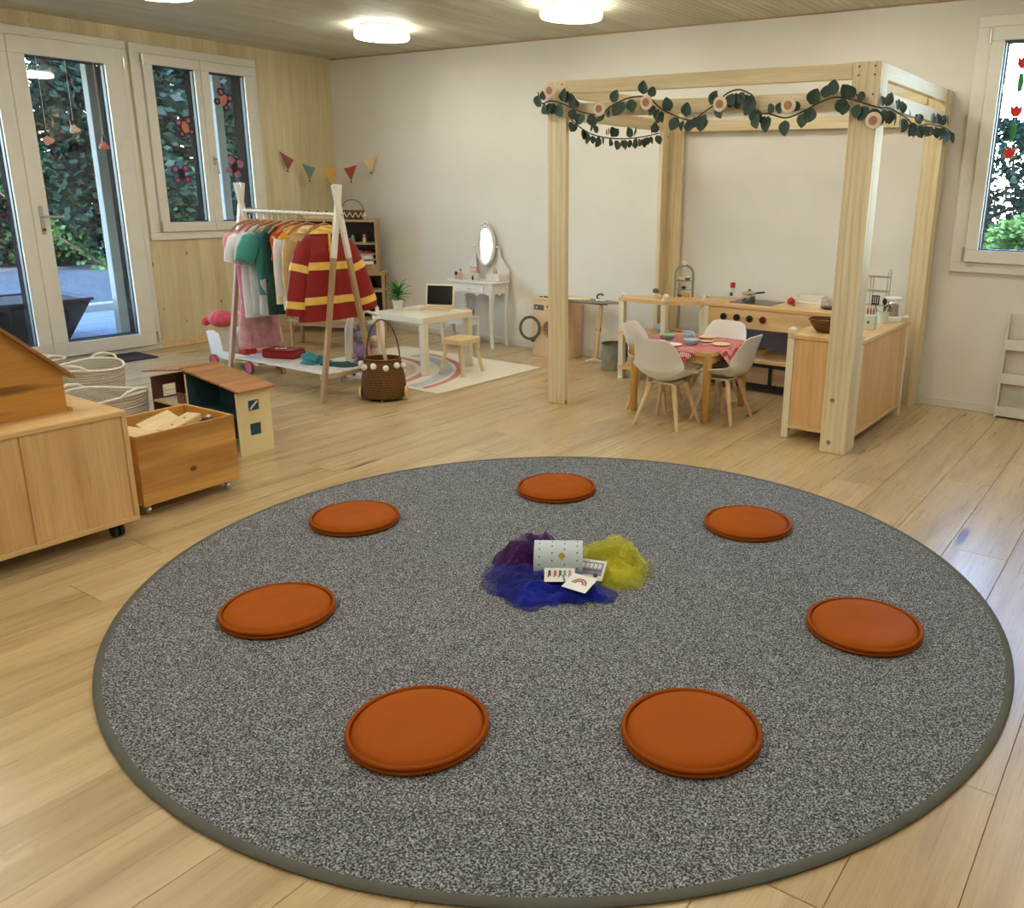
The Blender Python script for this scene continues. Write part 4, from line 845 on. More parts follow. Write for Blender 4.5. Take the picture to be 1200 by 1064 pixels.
# ---- table with cloth and dishes
t = thing('play_table', 'low square honey wood table with rounded corners', 'table', (4.64, -1.10, 0))
def rsq(h, r, n=6):
    p = []
    for (cx, cy, a0) in ((h-r, h-r, 0), (-h+r, h-r, PI/2), (-h+r, -h+r, PI), (h-r, -h+r, 1.5*PI)):
        for k in range(n+1): a = a0+PI/2*k/n; p.append((cx+r*math.cos(a), cy+r*math.sin(a)))
    return p
TH = .295
MB().prism(rsq(TH, .045), .418, .440).build('tabletop', MT['tablewood_h'], t, smooth=30)
for sx in (-1, 1):
    for sy in (-1, 1): MB().lathe([(.020, .0005), (.024, .01), (.027, .417)], 18, (sx*.262, sy*.262, 0)).build('leg', MT['tablewood'], t)
    MB().box(-.234, .234, sx*.262-.009, sx*.262+.009, .365, .417).build('apron', MT['tablewood_h'], t, smooth=0); MB().box(sx*.262-.009, sx*.262+.009, -.234, .234, .365, .417).build('apron', MT['tablewood_h'], t, smooth=0)
# tablecloth: square laid corner-wise, corners hang over the edges
def clothpt(u, v):
    # square cloth 0.52 half diagonal, rotated 45 degrees
    a, b = (u-.5)*2, (v-.5)*2
    x = (a-b)*.5*.46+.075; y = (a+b)*.5*.46+.04
    E_ = .298; z = .4415
    def fold(c, z):
        if abs(c) > E_:
            ex = abs(c)-E_; return math.copysign(E_+.006+.018*min(1, ex/.1), c), z-ex
        return c, z
    x2, z = fold(x, z); y2, z = fold(y, z)
    if z < .44:
        wv_ = .010*math.sin(38*(x if abs(y) > E_ else y)); 
        if abs(y) > E_: y2 += wv_*.5
        else: x2 += wv_*.5
    return Vector((x2, y2, z+.0008*noise.noise((x*15, y*15, 0))))
m = MB().grid(clothpt, 57, 57); o = m.build('tablecloth', MT['ginghamm'], None, 60, loc=(4.64, -1.10, 0)); tag(o, 'red and white checked cloth laid corner-wise over the play table', 'tablecloth')
TZ = .4432
def dish(lab, x, y, r, mat, kind='plate', name=None, group='toy dishes on the checked cloth'):
    if kind == 'plate': m = [('plate', mat, MB().lathe([(r*.6, 0), (r*.7, .002), (r, .009), (r*.95, .010), (r*.65, .004), (.0001, .004)], 24))]
    elif kind == 'cup': m = [('bowl', mat, MB().lathe([(r*.6, 0), (r*.9, r*.6), (r, r*1.3), (r*.9, r*1.3), (r*.6, .006), (.0001, .006)], 18)), ('handle', mat, MB().tube([(r*.9, 0, r*1.05), (r*1.5, 0, r*.95), (r*1.45, 0, r*.45), (r*.75, 0, r*.3)], .003, 6))]
    elif kind == 'bowl': m = [('bowl', mat, MB().lathe([(r*.5, 0), (r*.8, r*.25), (r, r*.6), (r*.93, r*.6), (r*.5, .006), (.0001, .006)], 20))]
    return small(name or 'toy_'+kind, lab, kind, (x, y, TZ), m, group=group)
dish('mint green toy bowl on the checked cloth', 4.473, -1.10, .050, 'mint', 'bowl'); dish('white toy plate behind the mint bowl', 4.42, -1.02, .055, 'glassy')
dish('white toy plate at the chair side corner of the cloth', 4.62, -1.29, .055, 'glassy'); dish('pale blue toy cup standing behind the blue bowl', 4.560, -.985, .036, 'sky', 'cup')
dish('second pale blue toy cup between cup and bowl', 4.610, -1.075, .036, 'sky', 'cup'); dish('wide pale blue toy bowl in the middle of the cloth', 4.69, -1.185, .055, 'sky', 'bowl')
dish('cream toy plate towards the toy stove', 4.66, -.90, .060, 'creamc'); dish('cream toy plate towards the beech counter', 4.855, -1.09, .060, 'creamc'); dish('pale pink toy plate in the middle of the cloth', 4.73, -1.05, .045, 'felt_pink')
def cutlery(lab, x, y, rz, kind):
    t = thing('toy_'+kind, lab, kind, (x, y, TZ), rz, 'toy cutlery on the checked cloth'); MB().box(-.045, .015, -.003, .003, 0, .004, .001).build('handle', MT['glassy'], t, smooth=0)
    if kind == 'knife': MB().prism([(.015, -.004), (.05, -.004), (.056, .002), (.015, .005)], 0, .003).build('blade', MT['glassy'], t, smooth=0)
    else: MB().ell((.03, 0, .003), (.015, .009, .003)).build('head', MT['glassy'], t)
cutlery('white toy knife by the cream plate near the stove', 4.745, -.905, .9, 'knife'); cutlery('white toy spoon by the cream plate near the counter', 4.775, -1.11, .9, 'spoon'); cutlery('white toy knife by the cloth corner near the white chair', 4.73, -1.33, .5, 'knife'); cutlery('white toy spoon by the plate behind the mint bowl', 4.46, -1.20, .3, 'spoon')

# ---- chairs
def make_chair(label, loc, rz):
    t = thing('shell_chair', label, 'chair', loc, rz, 'white shell chairs around the play table')
    prof = [(.150, .300), (.135, .302), (.08, .290), (.0, .284), (-.08, .288), (-.130, .310), (-.155, .355), (-.172, .420), (-.188, .490), (-.200, .540), (-.203, .552)]
    wid = [.125, .146, .164, .172, .174, .174, .172, .164, .148, .120, .084]
    side = [.006, .016, .040, .056, .064, .066, .056, .038, .022, .010, .004]
    def sh(u, v):
        k = v*(len(prof)-1); i = min(int(k), len(prof)-2); f = k-i
        y, z = [prof[i][q]*(1-f)+prof[i+1][q]*f for q in (0, 1)]; w_ = wid[i]*(1-f)+wid[i+1]*f; s_ = side[i]*(1-f)+side[i+1]*f
        a = (u-.5)*2; back = max(0, min(1, (z-.30)/.12)) if v > .45 else 0
        return Vector((a*w_, y+back*s_*a*a*1.5, z+(1-back)*s_*a*a*1.2))
    s = MB().grid(sh, 19, 31).build('shell', MT['plastic'], t, 80)
    md = s.modifiers.new('thickness', 'SOLIDIFY'); md.thickness = .007; md.offset = -1
    sb = s.modifiers.new('round', 'SUBSURF'); sb.levels = 1; sb.render_levels = 1
    MB().lathe([(.0001, .2930), (.115, .2945), (.118, .300), (.105, .307), (.0001, .309)], 24, (0, .01, .004)).build('seat_pad', MT['cushion'], t, 60)
    m = MB().box(-.075, .075, -.065, .070, .262, .2735, .002).build('seat_mount', MT['plastic'], t, smooth=0)
    for sx in (-1, 1):
        for sy in (-1, 1): MB().tube([(sx*.078, .005+sy*.068, .2625), (sx*.15, .005+sy*.14, .0005)], [.017, .010], 12).build('leg', MT['birch'], t)
    return t
make_chair('white shell chair with its back to the large rug', (4.72, -1.53, 0), 0)
make_chair('white shell chair on the terrace door side of the play table', (4.45, -1.215, 0), -PI/2+.12)
make_chair('white shell chair between play table and beech counter', (4.945, -1.215, 0), PI/2)
make_chair('white shell chair facing the large rug beside the stove', (4.745, -.955, 0), PI)

# ---- white leaning book rack
t = thing('sling_bookcase', 'white slim wall bookcase with front rails under the window', 'bookcase', (6.352, -.10, 0))
for x in (0, .60): MB().add([(x, -.0, .0005), (x+.012, 0, .0005), (x+.012, .085, .0005), (x, .085, .0005), (x, .045, .66), (x+.012, .045, .66), (x+.012, .085, .66), (x, .085, .66)], [(0, 3, 2, 1), (4, 5, 6, 7), (0, 1, 5, 4), (1, 2, 6, 5), (2, 3, 7, 6), (3, 0, 4, 7)]).build('side', MT['whitewood'], t, smooth=0)
MB().box(.0125, .5995, .078, .084, .01, .66).build('back', MT['whitewood'], t, smooth=0)
for z, y in ((.012, .006), (.225, .021), (.44, .034)):
    MB().box(.0125, .5995, y+.004, .077, z, z+.010).build('shelf', MT['tan'], t, smooth=0); MB().box(.0125, .5995, y-.003, y+.003, z+.0, z+.065, .001).build('front_rail', MT['whitewood'], t, smooth=0)

# ================================================================ DRESS-UP AND PLAY CORNER
# cream rug with rainbow arcs
t = thing('rainbow_play_rug', 'cream rug with faded rainbow arcs under the white table', 'rug', (3.07, -1.82, 0))
MB().box(-1.55, 0, 0, 1.165, .0006, .005, .001).build('pile', MT['playrug'], t, smooth=0)
for r0, r1, mt in ((.98, .93, 'playpink'), (.90, .80, 'playblue'), (.72, .66, 'playpink'), (.62, .54, 'playbeige'), (.46, .40, 'playpink')):
    p = [(-1.15+r0*math.cos(a), .06+r0*math.sin(a)) for a in [PI*k/40 for k in range(-0, 21)]]; q = [(-1.15+r1*math.cos(a), .06+r1*math.sin(a)) for a in [PI*k/40 for k in range(20, -1, -1)]]
    MB().prism(p+q, .0051, .0058).build('rainbow_arc', MT[mt], t, smooth=0)
RZ2 = .0062
# white square table
t = thing('white_side_table', 'square white lacquer table on the cream rug', 'table', (2.325, -1.195, RZ2))
MB().box(-.275, .275, -.27, .27, .386, .436, .003).build('tabletop', MT['lackwhite'], t, smooth=0)
for sx in (-1, 1):
    for sy in (-1, 1): MB().box(sx*.249-.025, sx*.249+.025, sy*.244-.025, sy*.244+.025, 0, .3855, .003).build('leg', MT['lackwhite'], t, smooth=0)
TT = RZ2+.4365
# toy laptop
t = thing('toy_laptop', 'pale wooden toy laptop with black screen on the white table', 'laptop', (2.33, -1.04, TT), math.radians(28))
MB().box(-.115, .115, -.075, .085, 0, .012, .003).build('base', MT['birch_h'], t, smooth=0)
MB().box(-.095, .095, -.035, .05, .0121, .0175, .001).build('keyboard', MT['birch_h'], t, smooth=0)
mx = Matrix.Translation((0, .083, .013)) @ Matrix.Rotation(math.radians(-14), 4, 'X')
l_ = MB().box(-.115, .115, -.006, .006, 0, .175, .005, mx).build('lid', MT['lackwhite'], t, smooth=0)
MB().box(-.103, .103, -.0072, -.0062, .012, .163, 0, mx).build('screen', MT['screen'], l_, smooth=0)
# plant
t = thing('potted_plant', 'bright green leafy plant in a white pot on the table', 'plant', (2.125, -1.26, TT))
MB().lathe([(.030, 0), (.032, .003), (.042, .078), (.039, .078), (.030, .006), (.0001, .006)], 22).build('pot', MT['potwhite'], t); MB().lathe([(.0001, .068), (.0375, .068)], 18).build('soil', MT['soil'], t)
def pleaf():
    m = MB(); n = 6; pts = [(i/n, .17*math.sin(PI*(i/n)**.75), .28*(i/n)**2) for i in range(n+1)]
    for (a, wa, za), (b, wb, zb) in zip(pts[:-1], pts[1:]): m.add([(a, 0, -za-.02), (a, wa, -za+.03), (b, wb, -zb+.03), (b, 0, -zb-.02)], [(0, 1, 2, 3)]); m.add([(a, 0, -za-.02), (b, 0, -zb-.02), (b, -wb, -zb+.03), (a, -wa, -za+.03)], [(0, 1, 2, 3)])
    return m
pl0 = None; rd = random.Random(4)
for k in range(26):
    a = k*2.4; el = -(.15+1.1*(k/26)); s_ = .085+.045*rd.random(); lo = (0, 0, .085+.06*(k/26))
    if pl0 is None: pl0 = pleaf().build('leaf', MT['plantleaf'], t, 80); pl0.location = lo; pl0.rotation_euler = (0, el, a); pl0.scale = (s_,)*3
    else: piece(pl0, t, lo, rot=(0, el, a), scale=(s_,)*3)
MB().tube([(0, 0, .068), (.004, 0, .11), (0, .004, .15)], .005, 6).build('stalk', MT['plantleaf'], t)
# stool
t = thing('wooden_stool', 'small pale wooden stool with splayed legs beside the white table', 'stool', (2.735, -1.21, RZ2+.004), .08)
sp_ = [(x*1.0, y) for x, y in rsq(.125, .045)]
MB().prism([(x*.88, y*1.0) for x, y in sp_], .235, .270).build('seat', MT['birch_h'], t, 30)
for sx in (-1, 1):
    for sy in (-1, 1): MB().tube([(sx*.070, sy*.080, .2345), (sx*.105, sy*.125, .0005)], [.016, .014], 12).build('leg', MT['birch'], t)
# vanity
t = thing('vanity_table', 'white toy dressing table with oval mirror against the plaster wall', 'dressing table', (1.985, -.28, 0))
VW, VD = .265, .255
MB().box(-VW, VW, 0, VD, .562, .580, .004).build('tabletop', MT['vanity'], t, smooth=0)
def scallop(x0, x1, zt, zb, n=24):
    top = [(x0, zt), (x1, zt)]; bot = []
    for k in range(n+1):
        q = k/n; x = x1+(x0-x1)*q; bot.append((x, zb+.022*abs(math.sin(3*PI*q))**.8*(1 if True else 0)))
    return top+bot
MB().prism(scallop(-VW+.045, VW-.045, .5615, .455), .018, .030, 'Y').build('front_apron', MT['vanity'], t, 30)
for sx in (-1, 1):
    m = MB().prism([(.048, .5615), (VD-.04, .5615)]+[(VD-.04+(.048-VD+.04)*k/12, .455+.022*abs(math.sin(2*PI*k/12))) for k in range(13)], sx*(VW-.03)-.006, sx*(VW-.03)+.006, 'X'); m.build('side_apron', MT['vanity'], t, 30)
    for y in (.03, VD-.03):
        MB().tube([(sx*(VW-.03), y, .5615), (sx*(VW-.026), y-.003, .46), (sx*(VW-.036), y, .30), (sx*(VW-.040), y, .12), (sx*(VW-.028), y-.004, .03), (sx*(VW-.022), y-.006, .0005)], [.024, .025, .018, .014, .018, .013], 12).build('leg', MT['vanity'], t)
d = MB().box(-.16, .16, .010, .0175, .485, .548, .003).build('drawer', MT['vanity'], t, smooth=0); MB().ell((0, .004, .517), (.018, .008, .007)).build('knob', MT['steel'], d)
for sx in (-1, 1):
    d = MB().box(sx*.17-.075, sx*.17+.075, .12, .245, .5805, .640, .004).build('small_drawer', MT['vanity'], t, smooth=0); MB().ell((sx*.17, .116, .612), (.008, .005, .005)).build('knob', MT['steel'], d)
for sx in (-1, 1):
    sc = [(sx*.10, .5805), (sx*.255, .5805), (sx*.255, .675), (sx*.225, .70), (sx*.19, .735), (sx*.160, .79), (sx*.142, .87), (sx*.125, .87), (sx*.128, .78), (sx*.125, .70)]
    MB().prism(sc, VD-.009, VD+.003, 'Y').build('scroll_bracket', MT['vanity'], t, 0)
    MB().cyl((sx*.112, VD-.02, .87), (sx*.155, VD-.02, .87), .008, n=10).build('pivot', MT['vanity'], t)
mr = Matrix.Translation((0, VD-.022, .875)) @ Matrix.Rotation(math.radians(-2), 4, 'X')
def oval(rx, rz_, n=36): return [(rx*math.cos(2*PI*k/n), rz_*math.sin(2*PI*k/n)) for k in range(n)]
m = MB(); pts = [mr @ Vector((.098*math.cos(2*PI*k/40), 0, .165*math.sin(2*PI*k/40))) for k in range(40)]; m.tube(pts, .015, 8, True)
fr = m.build('mirror_frame', MT['vanity'], t, 60); MB().prism(oval(.093, .160), -.003, .003, 'Y', mr).build('mirror', MT['mirror'], fr, smooth=0)
m = MB()
for x, z, r in ((-.028, .178, .018), (.028, .178, .018), (0, .196, .022)): m.ell(mr @ Vector((x, 0, z)), (r, .009, r))
m.build('crest', MT['vanity'], fr); m = MB()
for x, z, r in ((-.028, .178, .008), (.028, .178, .008), (0, .196, .009)): m.ell(mr @ Vector((x, -.008, z)), (r, .003, r))
m.build('crest_hole', MT['greyplush'], fr)
VZ = .5808
def vit(name, lab, cat, x, y, z, shapes): return small(name, lab, cat, (1.985+x, -.28+y, z), shapes)
vit('toy_perfume', 'pink toy perfume bottle on the dressing table', 'bottle', -.150, .06, VZ, [('bottle', 'rosy', MB().lathe([(.016, 0), (.018, .004), (.018, .055), (.008, .066), (.008, .075)], 14)), ('cap', 'bunt1', MB().lathe([(.008, .0755), (.010, .09), (.0001, .096)], 12))])
vit('toy_brush', 'black tipped pink makeup brush on the dressing table', 'brush', -.195, .05, VZ, [('handle', 'rosy', MB().lathe([(.016, 0), (.016, .03), (.010, .036)], 12)), ('bristles', 'dark', MB().ell((0, 0, .052), (.016, .016, .018)))])
vit('toy_palette', 'blush toy makeup box standing on the small drawer', 'box', -.10, .185, .6405, [('box', 'rosy', MB().box(-.045, .045, -.010, .010, 0, .045, .003)), ('trim', 'petal', MB().box(-.035, .035, -.012, -.0102, .008, .037))])
vit('toy_cup', 'pale toy tumbler on the front of the dressing table', 'cup', .055, .045, VZ, [('cup', 'ceramic', MB().lathe([(.026, 0), (.03, .06), (.028, .06), (.024, .004), (.0001, .004)], 18)), ('pink_filling', 'rosy', MB().ell((0, 0, .018), (.02, .02, .012)))])
vit('toy_lipstick', 'dark red toy lipstick on the dressing table', 'lipstick', -.03, .085, VZ, [('tube', 'dark', MB().cyl((0, 0, 0), (0, 0, .03), .008)), ('tip', 'red', MB().cyl((0, 0, .0305), (.0, 0, .045), .006, .003))])
vit('toy_bottle', 'pink toy lotion bottle on the other small drawer', 'bottle', .155, .18, .6405, [('bottle', 'rosy', MB().lathe([(.018, 0), (.020, .004), (.018, .036), (.007, .044), (.007, .056), (.0001, .057)], 14))])
# vanity stool
t = thing('vanity_stool', 'white scalloped stool in front of the dressing table', 'stool', (1.965, -.395, 0))
MB().box(-.165, .165, -.085, .095, .270, .288, .004).build('seat', MT['vanity'], t, smooth=0)
MB().prism(scallop(-.15, .15, .2695, .205), -.076, -.066, 'Y').build('front_apron', MT['vanity'], t, 30); MB().prism(scallop(-.15, .15, .2695, .205), .074, .084, 'Y').build('rear_apron', MT['vanity'], t, 30)
for sx in (-1, 1):
    MB().box(sx*.148-.005, sx*.148+.005, -.06, .068, .215, .2695).build('side_apron', MT['vanity'], t, smooth=0)
    for y in (-.068, .078): MB().tube([(sx*.146, y, .2695), (sx*.146, y, .19), (sx*.138, y, .08), (sx*.146, y, .0005)], [.016, .016, .012, .015], 10).build('leg', MT['vanity'], t)
t = thing('toy_hair_dryer', 'pink toy hair dryer lying on the white stool', 'toy', (2.03, -.37, .2885), .5)
MB().tube([(-.05, 0, .034), (-.01, 0, .036), (.035, 0, .034), (.06, 0, .034)], [.030, .034, .022, .024], 14).build('barrel', MT['felt_pink'], t); MB().tube([(-.02, .0, .02), (-.045, -.05, .014)], [.014, .012], 10).build('handle', MT['felt_pink'], t); MB().lathe([(.0001, 0), (.022, 0), (.022, .004), (.0001, .004)], 14, mx=Matrix.Translation((.060, 0, .034)) @ Matrix.Rotation(PI/2, 4, 'Y')).build('nozzle', MT['dark'], t)

# ---- toy washing machine, ironing board, laundry bag
t = thing('toy_washing_machine', 'pale pine toy washing machine with open round door', 'washing machine', (2.69, -.275, 0)); WW, WD, WH = .345, .25, .495
MB().box(0, WW, 0, WD, .0005, WH-.016, .003).build('body', MT['washwood'], t, smooth=0); MB().box(-.006, WW+.006, -.006, WD, WH-.0155, WH, .003).build('lid_board', MT['birch_h'], t, smooth=0)
m = MB().tube([(.185+.066*math.cos(2*PI*k/28), -.004, .245+.066*math.sin(2*PI*k/28)) for k in range(28)], .010, 8, True); m.build('porthole_ring', MT['tan'], t); MB().lathe([(.0001, 0), (.062, 0), (.062, .002), (.0001, .002)], 28, mx=Matrix.Translation((.185, -.0005, .245)) @ Matrix.Rotation(PI/2, 4, 'X')).build('drum_opening', MT['bunt1'], t)
m = MB()
for k in range(3): m.box(.13, .24, -.0052, -.0028, .215+.028*k, .222+.028*k)
m.build('drum_slat', MT['slice'], t, smooth=0)
th = math.radians(120); hx, hy = .115, -.012
dm = Matrix.Translation((.09, -.012, .245)) @ Matrix.Rotation(math.radians(-145), 4, 'Z')
d = MB().tube([dm @ Vector((.085+.080*math.cos(2*PI*k/32), 0, .092*math.sin(2*PI*k/32))) for k in range(32)], .012, 8, True).build('door', MT['olive'], t); MB().lathe([(.0001, -.012), (.022, -.012), (.022, .012), (.0001, .012)], 14, mx=dm @ Matrix.Translation((.06, 0, -.096)) @ Matrix.Rotation(PI/2, 4, 'X')).build('door_knob', MT['olive'], d)
c = MB().box(.022, .125, -.008, -.0003, .395, .440, .003).build('control_panel', MT['olive'], t, smooth=0); MB().ell((.055, -.011, .417), (.008, .005, .008)).build('dial', MT['glassy'], c)
MB().cyl((.165, -.008, .43), (.165, -.0003, .43), .009).build('dial', MT['dark'], t)
m = MB()
for k in range(4): m.ell((.05+.03*k, .06+.012*(k % 2), WH+.004), (.014, .010, .006))
m.build('peg_holes', MT['dark'], t)
t = thing('toy_ironing_board', 'toy ironing board with pale cover beside the washing machine', 'ironing board', (3.27, -.25, 0), math.radians(6))
bp = [(-.30, -.075), (.02, -.085), (.20, -.05), (.245, -.015), (.245, .015), (.20, .05), (.02, .085), (-.30, .075)]
MB().prism(bp, .503, .518).build('board', MT['greyfab'], t, 0); MB().prism([(x*.5-.13, y*.9) for x, y in bp], .5185, .524).build('folded_cloth', MT['creamc'], t, 0)
MB().bar((.10, .0, .5025), (.04, .02, .02), .03, .022, .003).build('leg', MT['birch'], t, smooth=0); MB().box(-.19, .15, -.012, .012, .486, .5025).build('rail', MT['olive'], t, smooth=0)
MB().tube([(.04-.07*1, -.02, .012), (.02, -.0, .03), (.05, .01, .03), (.10, .03, .012)], .012, 10).build('foot', MT['whitewood'], t); MB().box(.05, .09, .0, .012, .27, .29, .002).box(.085, .09, 0, .012, .27, .31).build('hook', MT['dark'], t, smooth=0)
t = thing('toy_iron', 'dark toy iron standing on the ironing board', 'iron', (3.355, -.235, .5187), .3)
MB().prism([(-.035, -.022), (.015, -.020), (.042, 0), (.015, .020), (-.035, .022)], 0, .014).build('sole', MT['glassy'], t, 0); MB().tube([(.018*1.6*math.cos(a)-.0, 0, .030+.022*math.sin(a)) for a in [PI*.15+PI*1.3*k/10 for k in range(11)]], .007, 8).build('handle', MT['dark'], t)
t = thing('laundry_bag', 'grey canvas laundry bag on the floor by the corner shelf', 'bag', (3.565, -.335, 0))
def bagf(u, v):
    th = 2*PI*u; r = .100+.006*v+.006*noise.noise((2*math.cos(th), 2*math.sin(th), v*5)); return Vector((r*math.cos(th)+.004*math.sin(9*v+3*th), r*math.sin(th), .0005+.205*v))
MB().grid(bagf, 36, 14, True, False).lathe([(.0001, .001), (.098, .001)], 30).build('body', MT['greyfab'], t, 60); MB().tube([(.104*math.cos(2*PI*k/30), .104*math.sin(2*PI*k/30), .206) for k in range(30)], .005, 6, True).build('rim', MT['olive'], t); MB().lathe([(.0001, .15), (.098, .15)], 24).build('laundry', MT['greyplush'], t)

# ---- bunting across the corner
t = thing('bunting', 'fabric bunting with five pennants strung across the corner', 'bunting', (.03, -.03, 1.5))
A, B = Vector((-.01, -.66, .184)), Vector((.62, .012, .184)); 
def bpnt(q): 
    p = A.lerp(B, q); return Vector((p.x, p.y, p.z-.60*(q*(1-q))*1.12))
MB().tube([bpnt(k/30) for k in range(31)], .003, 6).build('cord', MT['bunt5'], t)
for k, mt in enumerate(('bunt1', 'bunt2', 'bunt3', 'bunt4', 'bunt5')):
    q0, q1 = .02+.205*k, .02+.205*k+.135; a, b = bpnt(q0), bpnt(q1); c = (a+b)/2+Vector((0, 0, -.135)); n_ = (b-a).cross(Vector((0, 0, 1))).normalized()*.0015
    MB().add([a-n_, b-n_, c-n_, a+n_, b+n_, c+n_], [(0, 1, 2), (5, 4, 3), (0, 3, 4, 1), (1, 4, 5, 2), (2, 5, 3, 0)]).build('pennant', MT[mt], t, smooth=0)
    MB().ell(c+Vector((0, 0, -.006)), (.008, .008, .010)).build('bead', MT['wickerdark'], t)

# ---- diagonal hutch in the corner
ang = math.atan2(.47, .63)
t = thing('corner_hutch', 'tan hutch with dark compartments standing across the corner', 'shelf', (.54, -.535, 0), ang)   # local x along front, y to the back
HW = .395
for z0, z1, mt in ((1.045, 1.065, 'tan'), (.585, .605, 'tan')): MB().box(-HW, HW, 0, .20, z0, z1, .002).build('board', MT[mt], t, smooth=0)
for x in (-HW+.008, .0, HW-.008): MB().box(x-.008, x+.008, .001, .20, .6055, 1.0445, .001).build('upright', MT['tan'], t, smooth=0)
MB().box(-HW+.0165, -.0085, .19, .199, .606, 1.044).box(.0085, HW-.0165, .19, .199, .606, 1.044).build('back_board', MT['screen'], t, smooth=0)
for z in (.84, .745, .695): MB().box(.0085, HW-.0165, .004, .189, z, z+.012).build('shelf', MT['tan'], t, smooth=0)
for z in (.84, ): MB().box(-HW+.0165, -.0085, .004, .189, z, z+.012).build('shelf', MT['tan'], t, smooth=0)
MB().box(.012, HW-.020, -.006, .18, .6065, .66, .002).build('drawer', MT['tan'], t, smooth=0)
MB().box(-HW-.06, HW+.06, -.03, .205, .555, .5845, .002).build('counter_board', MT['tan'], t, smooth=0)
for x in (-HW-.045, HW+.045):
    for y in (-.015, .19): MB().box(x-.014, x+.014, y-.014, y+.014, .0005, .5545, .002).build('leg', MT['tan'], t, smooth=0)
for z in (.40, .12): MB().box(-HW-.03, HW+.03, -.02, .175, z, z+.018).build('lower_shelf', MT['tan'], t, smooth=0)
MB().box(-HW-.03, HW+.03, .176, .186, .13, .554).build('lower_back', MT['screen'], t, smooth=0)
def hut(lx, ly, z): return (.54+lx*math.cos(ang)-ly*math.sin(ang), -.535+lx*math.sin(ang)+ly*math.cos(ang), z)
small('toy_bottle', 'green toy bottle in the dark hutch compartment', 'bottle', hut(.16, .07, .8525), [('bottle', 'sage', MB().lathe([(.02, 0), (.024, .03), (.012, .05), (.009, .07), (.0001, .072)], 14))])
small('wooden_figure', 'wooden peg figure in the dark hutch compartment', 'figure', hut(.27, .06, .8525), [('body', 'birch', MB().lathe([(.016, 0), (.018, .01), (.013, .05), (.0001, .052)], 14)), ('head', 'slice', MB().ell((0, 0, .066), .016))])
small('toy_tray', 'grey blue tray in the hutch', 'tray', hut(.19, .08, .7572), [('tray', 'greyplush', MB().box(-.12, .02, -.05, .05, 0, .022, .003))])
small('red_toy', 'small red toy box in the hutch', 'box', hut(.29, .07, .7572), [('box', 'red', MB().box(-.035, .035, -.03, .03, 0, .02, .003))])
small('storage_tub', 'white tub in the middle of the hutch', 'tub', hut(.19, .07, .7075), [('tub', 'ceramic', MB().box(-.16, .16, -.055, .06, 0, .034, .004))])
small('storage_tray', 'flat white paper tray above the hutch drawer', 'tray', hut(.19, .06, .6605), [('tray', 'card', MB().box(-.165, .165, -.075, .06, 0, .028, .003))])
small('toy_jar', 'dark toy jar on the lower hutch shelf', 'jar', hut(.28, .05, .4185), [('jar', 'olive', MB().lathe([(.03, 0), (.034, .04), (.02, .07), (.02, .085), (.0001, .086)], 14))])
# woven basket with a pale zigzag band on the hutch
bl = hut(.17, .09, 1.0655); t = thing('zigzag_basket', 'small dark woven basket with a pale zigzag band on the hutch', 'basket', bl, ang)
MB().lathe([(.085, 0), (.10, .012), (.108, .045), (.112, .074), (.106, .074), (.095, .012), (.0001, .008)], 30, sy=.62).build('body', MT['wicker'], t)
MB().tube([(.113*math.cos(2*PI*k/30), .070*math.sin(2*PI*k/30), .077) for k in range(30)], .006, 6, True).build('rim', MT['wickerdark'], t)
m = MB(); nz = 26
pts = [((.114)*math.cos(2*PI*k/nz), .071*math.sin(2*PI*k/nz), .022+.042*(k % 2)) for k in range(nz)]
m.tube(pts, .0055, 6, True); m.build('zigzag_band', MT['card'], t); MB().tube([(-.105*math.cos(a), 0, .07+.11*math.sin(a)) for a in [PI*k/16 for k in range(17)]], .0035, 6).build('handle', MT['wickerdark'], t)
t = thing('wooden_toy_train', 'low wooden toy with dark pegs on top of the hutch', 'toy', hut(-.13, .08, 1.0655), ang)
MB().box(-.15, .14, -.025, .025, 0, .05, .004).build('block', MT['birch_h'], t, smooth=0)
for x in (-.10, -.02, .06): MB().cyl((x, -.0, .0505), (x, 0, .075), .010).build('peg', MT['dark'], t)
# low bench
t = thing('low_bench', 'low narrow wooden bench in front of the corner hutch', 'bench', (1.02, -1.05, 0), math.radians(22))
MB().box(-.34, .34, -.10, .10, .216, .238, .003).build('seat', MT['tan'], t, smooth=0)
for sx in (-1, 1):
    for y in (-.085, .085): MB().box(sx*.31-.012, sx*.31+.012, y-.012, y+.012, .0005, .2155, .002).build('leg', MT['tan'], t, smooth=0)
MB().box(-.297, .297, -.09, -.078, .185, .2155).build('apron', MT['tan'], t, smooth=0)
t = thing('toy_armchair', 'small white plastic toy seat beside the hutch', 'toy', (1.10, -.62, 0), .5); MB().tube([(-.09, 0, .0005), (-.09, 0, .30), (-.06, 0, .36), (.02, 0, .36), (.05, 0, .30), (.05, 0, .0005)], .018, 10).build('frame', MT['glassy'], t); MB().box(-.072, .032, -.10, .10, .16, .18, .005).build('seat', MT['glassy'], t, smooth=0)

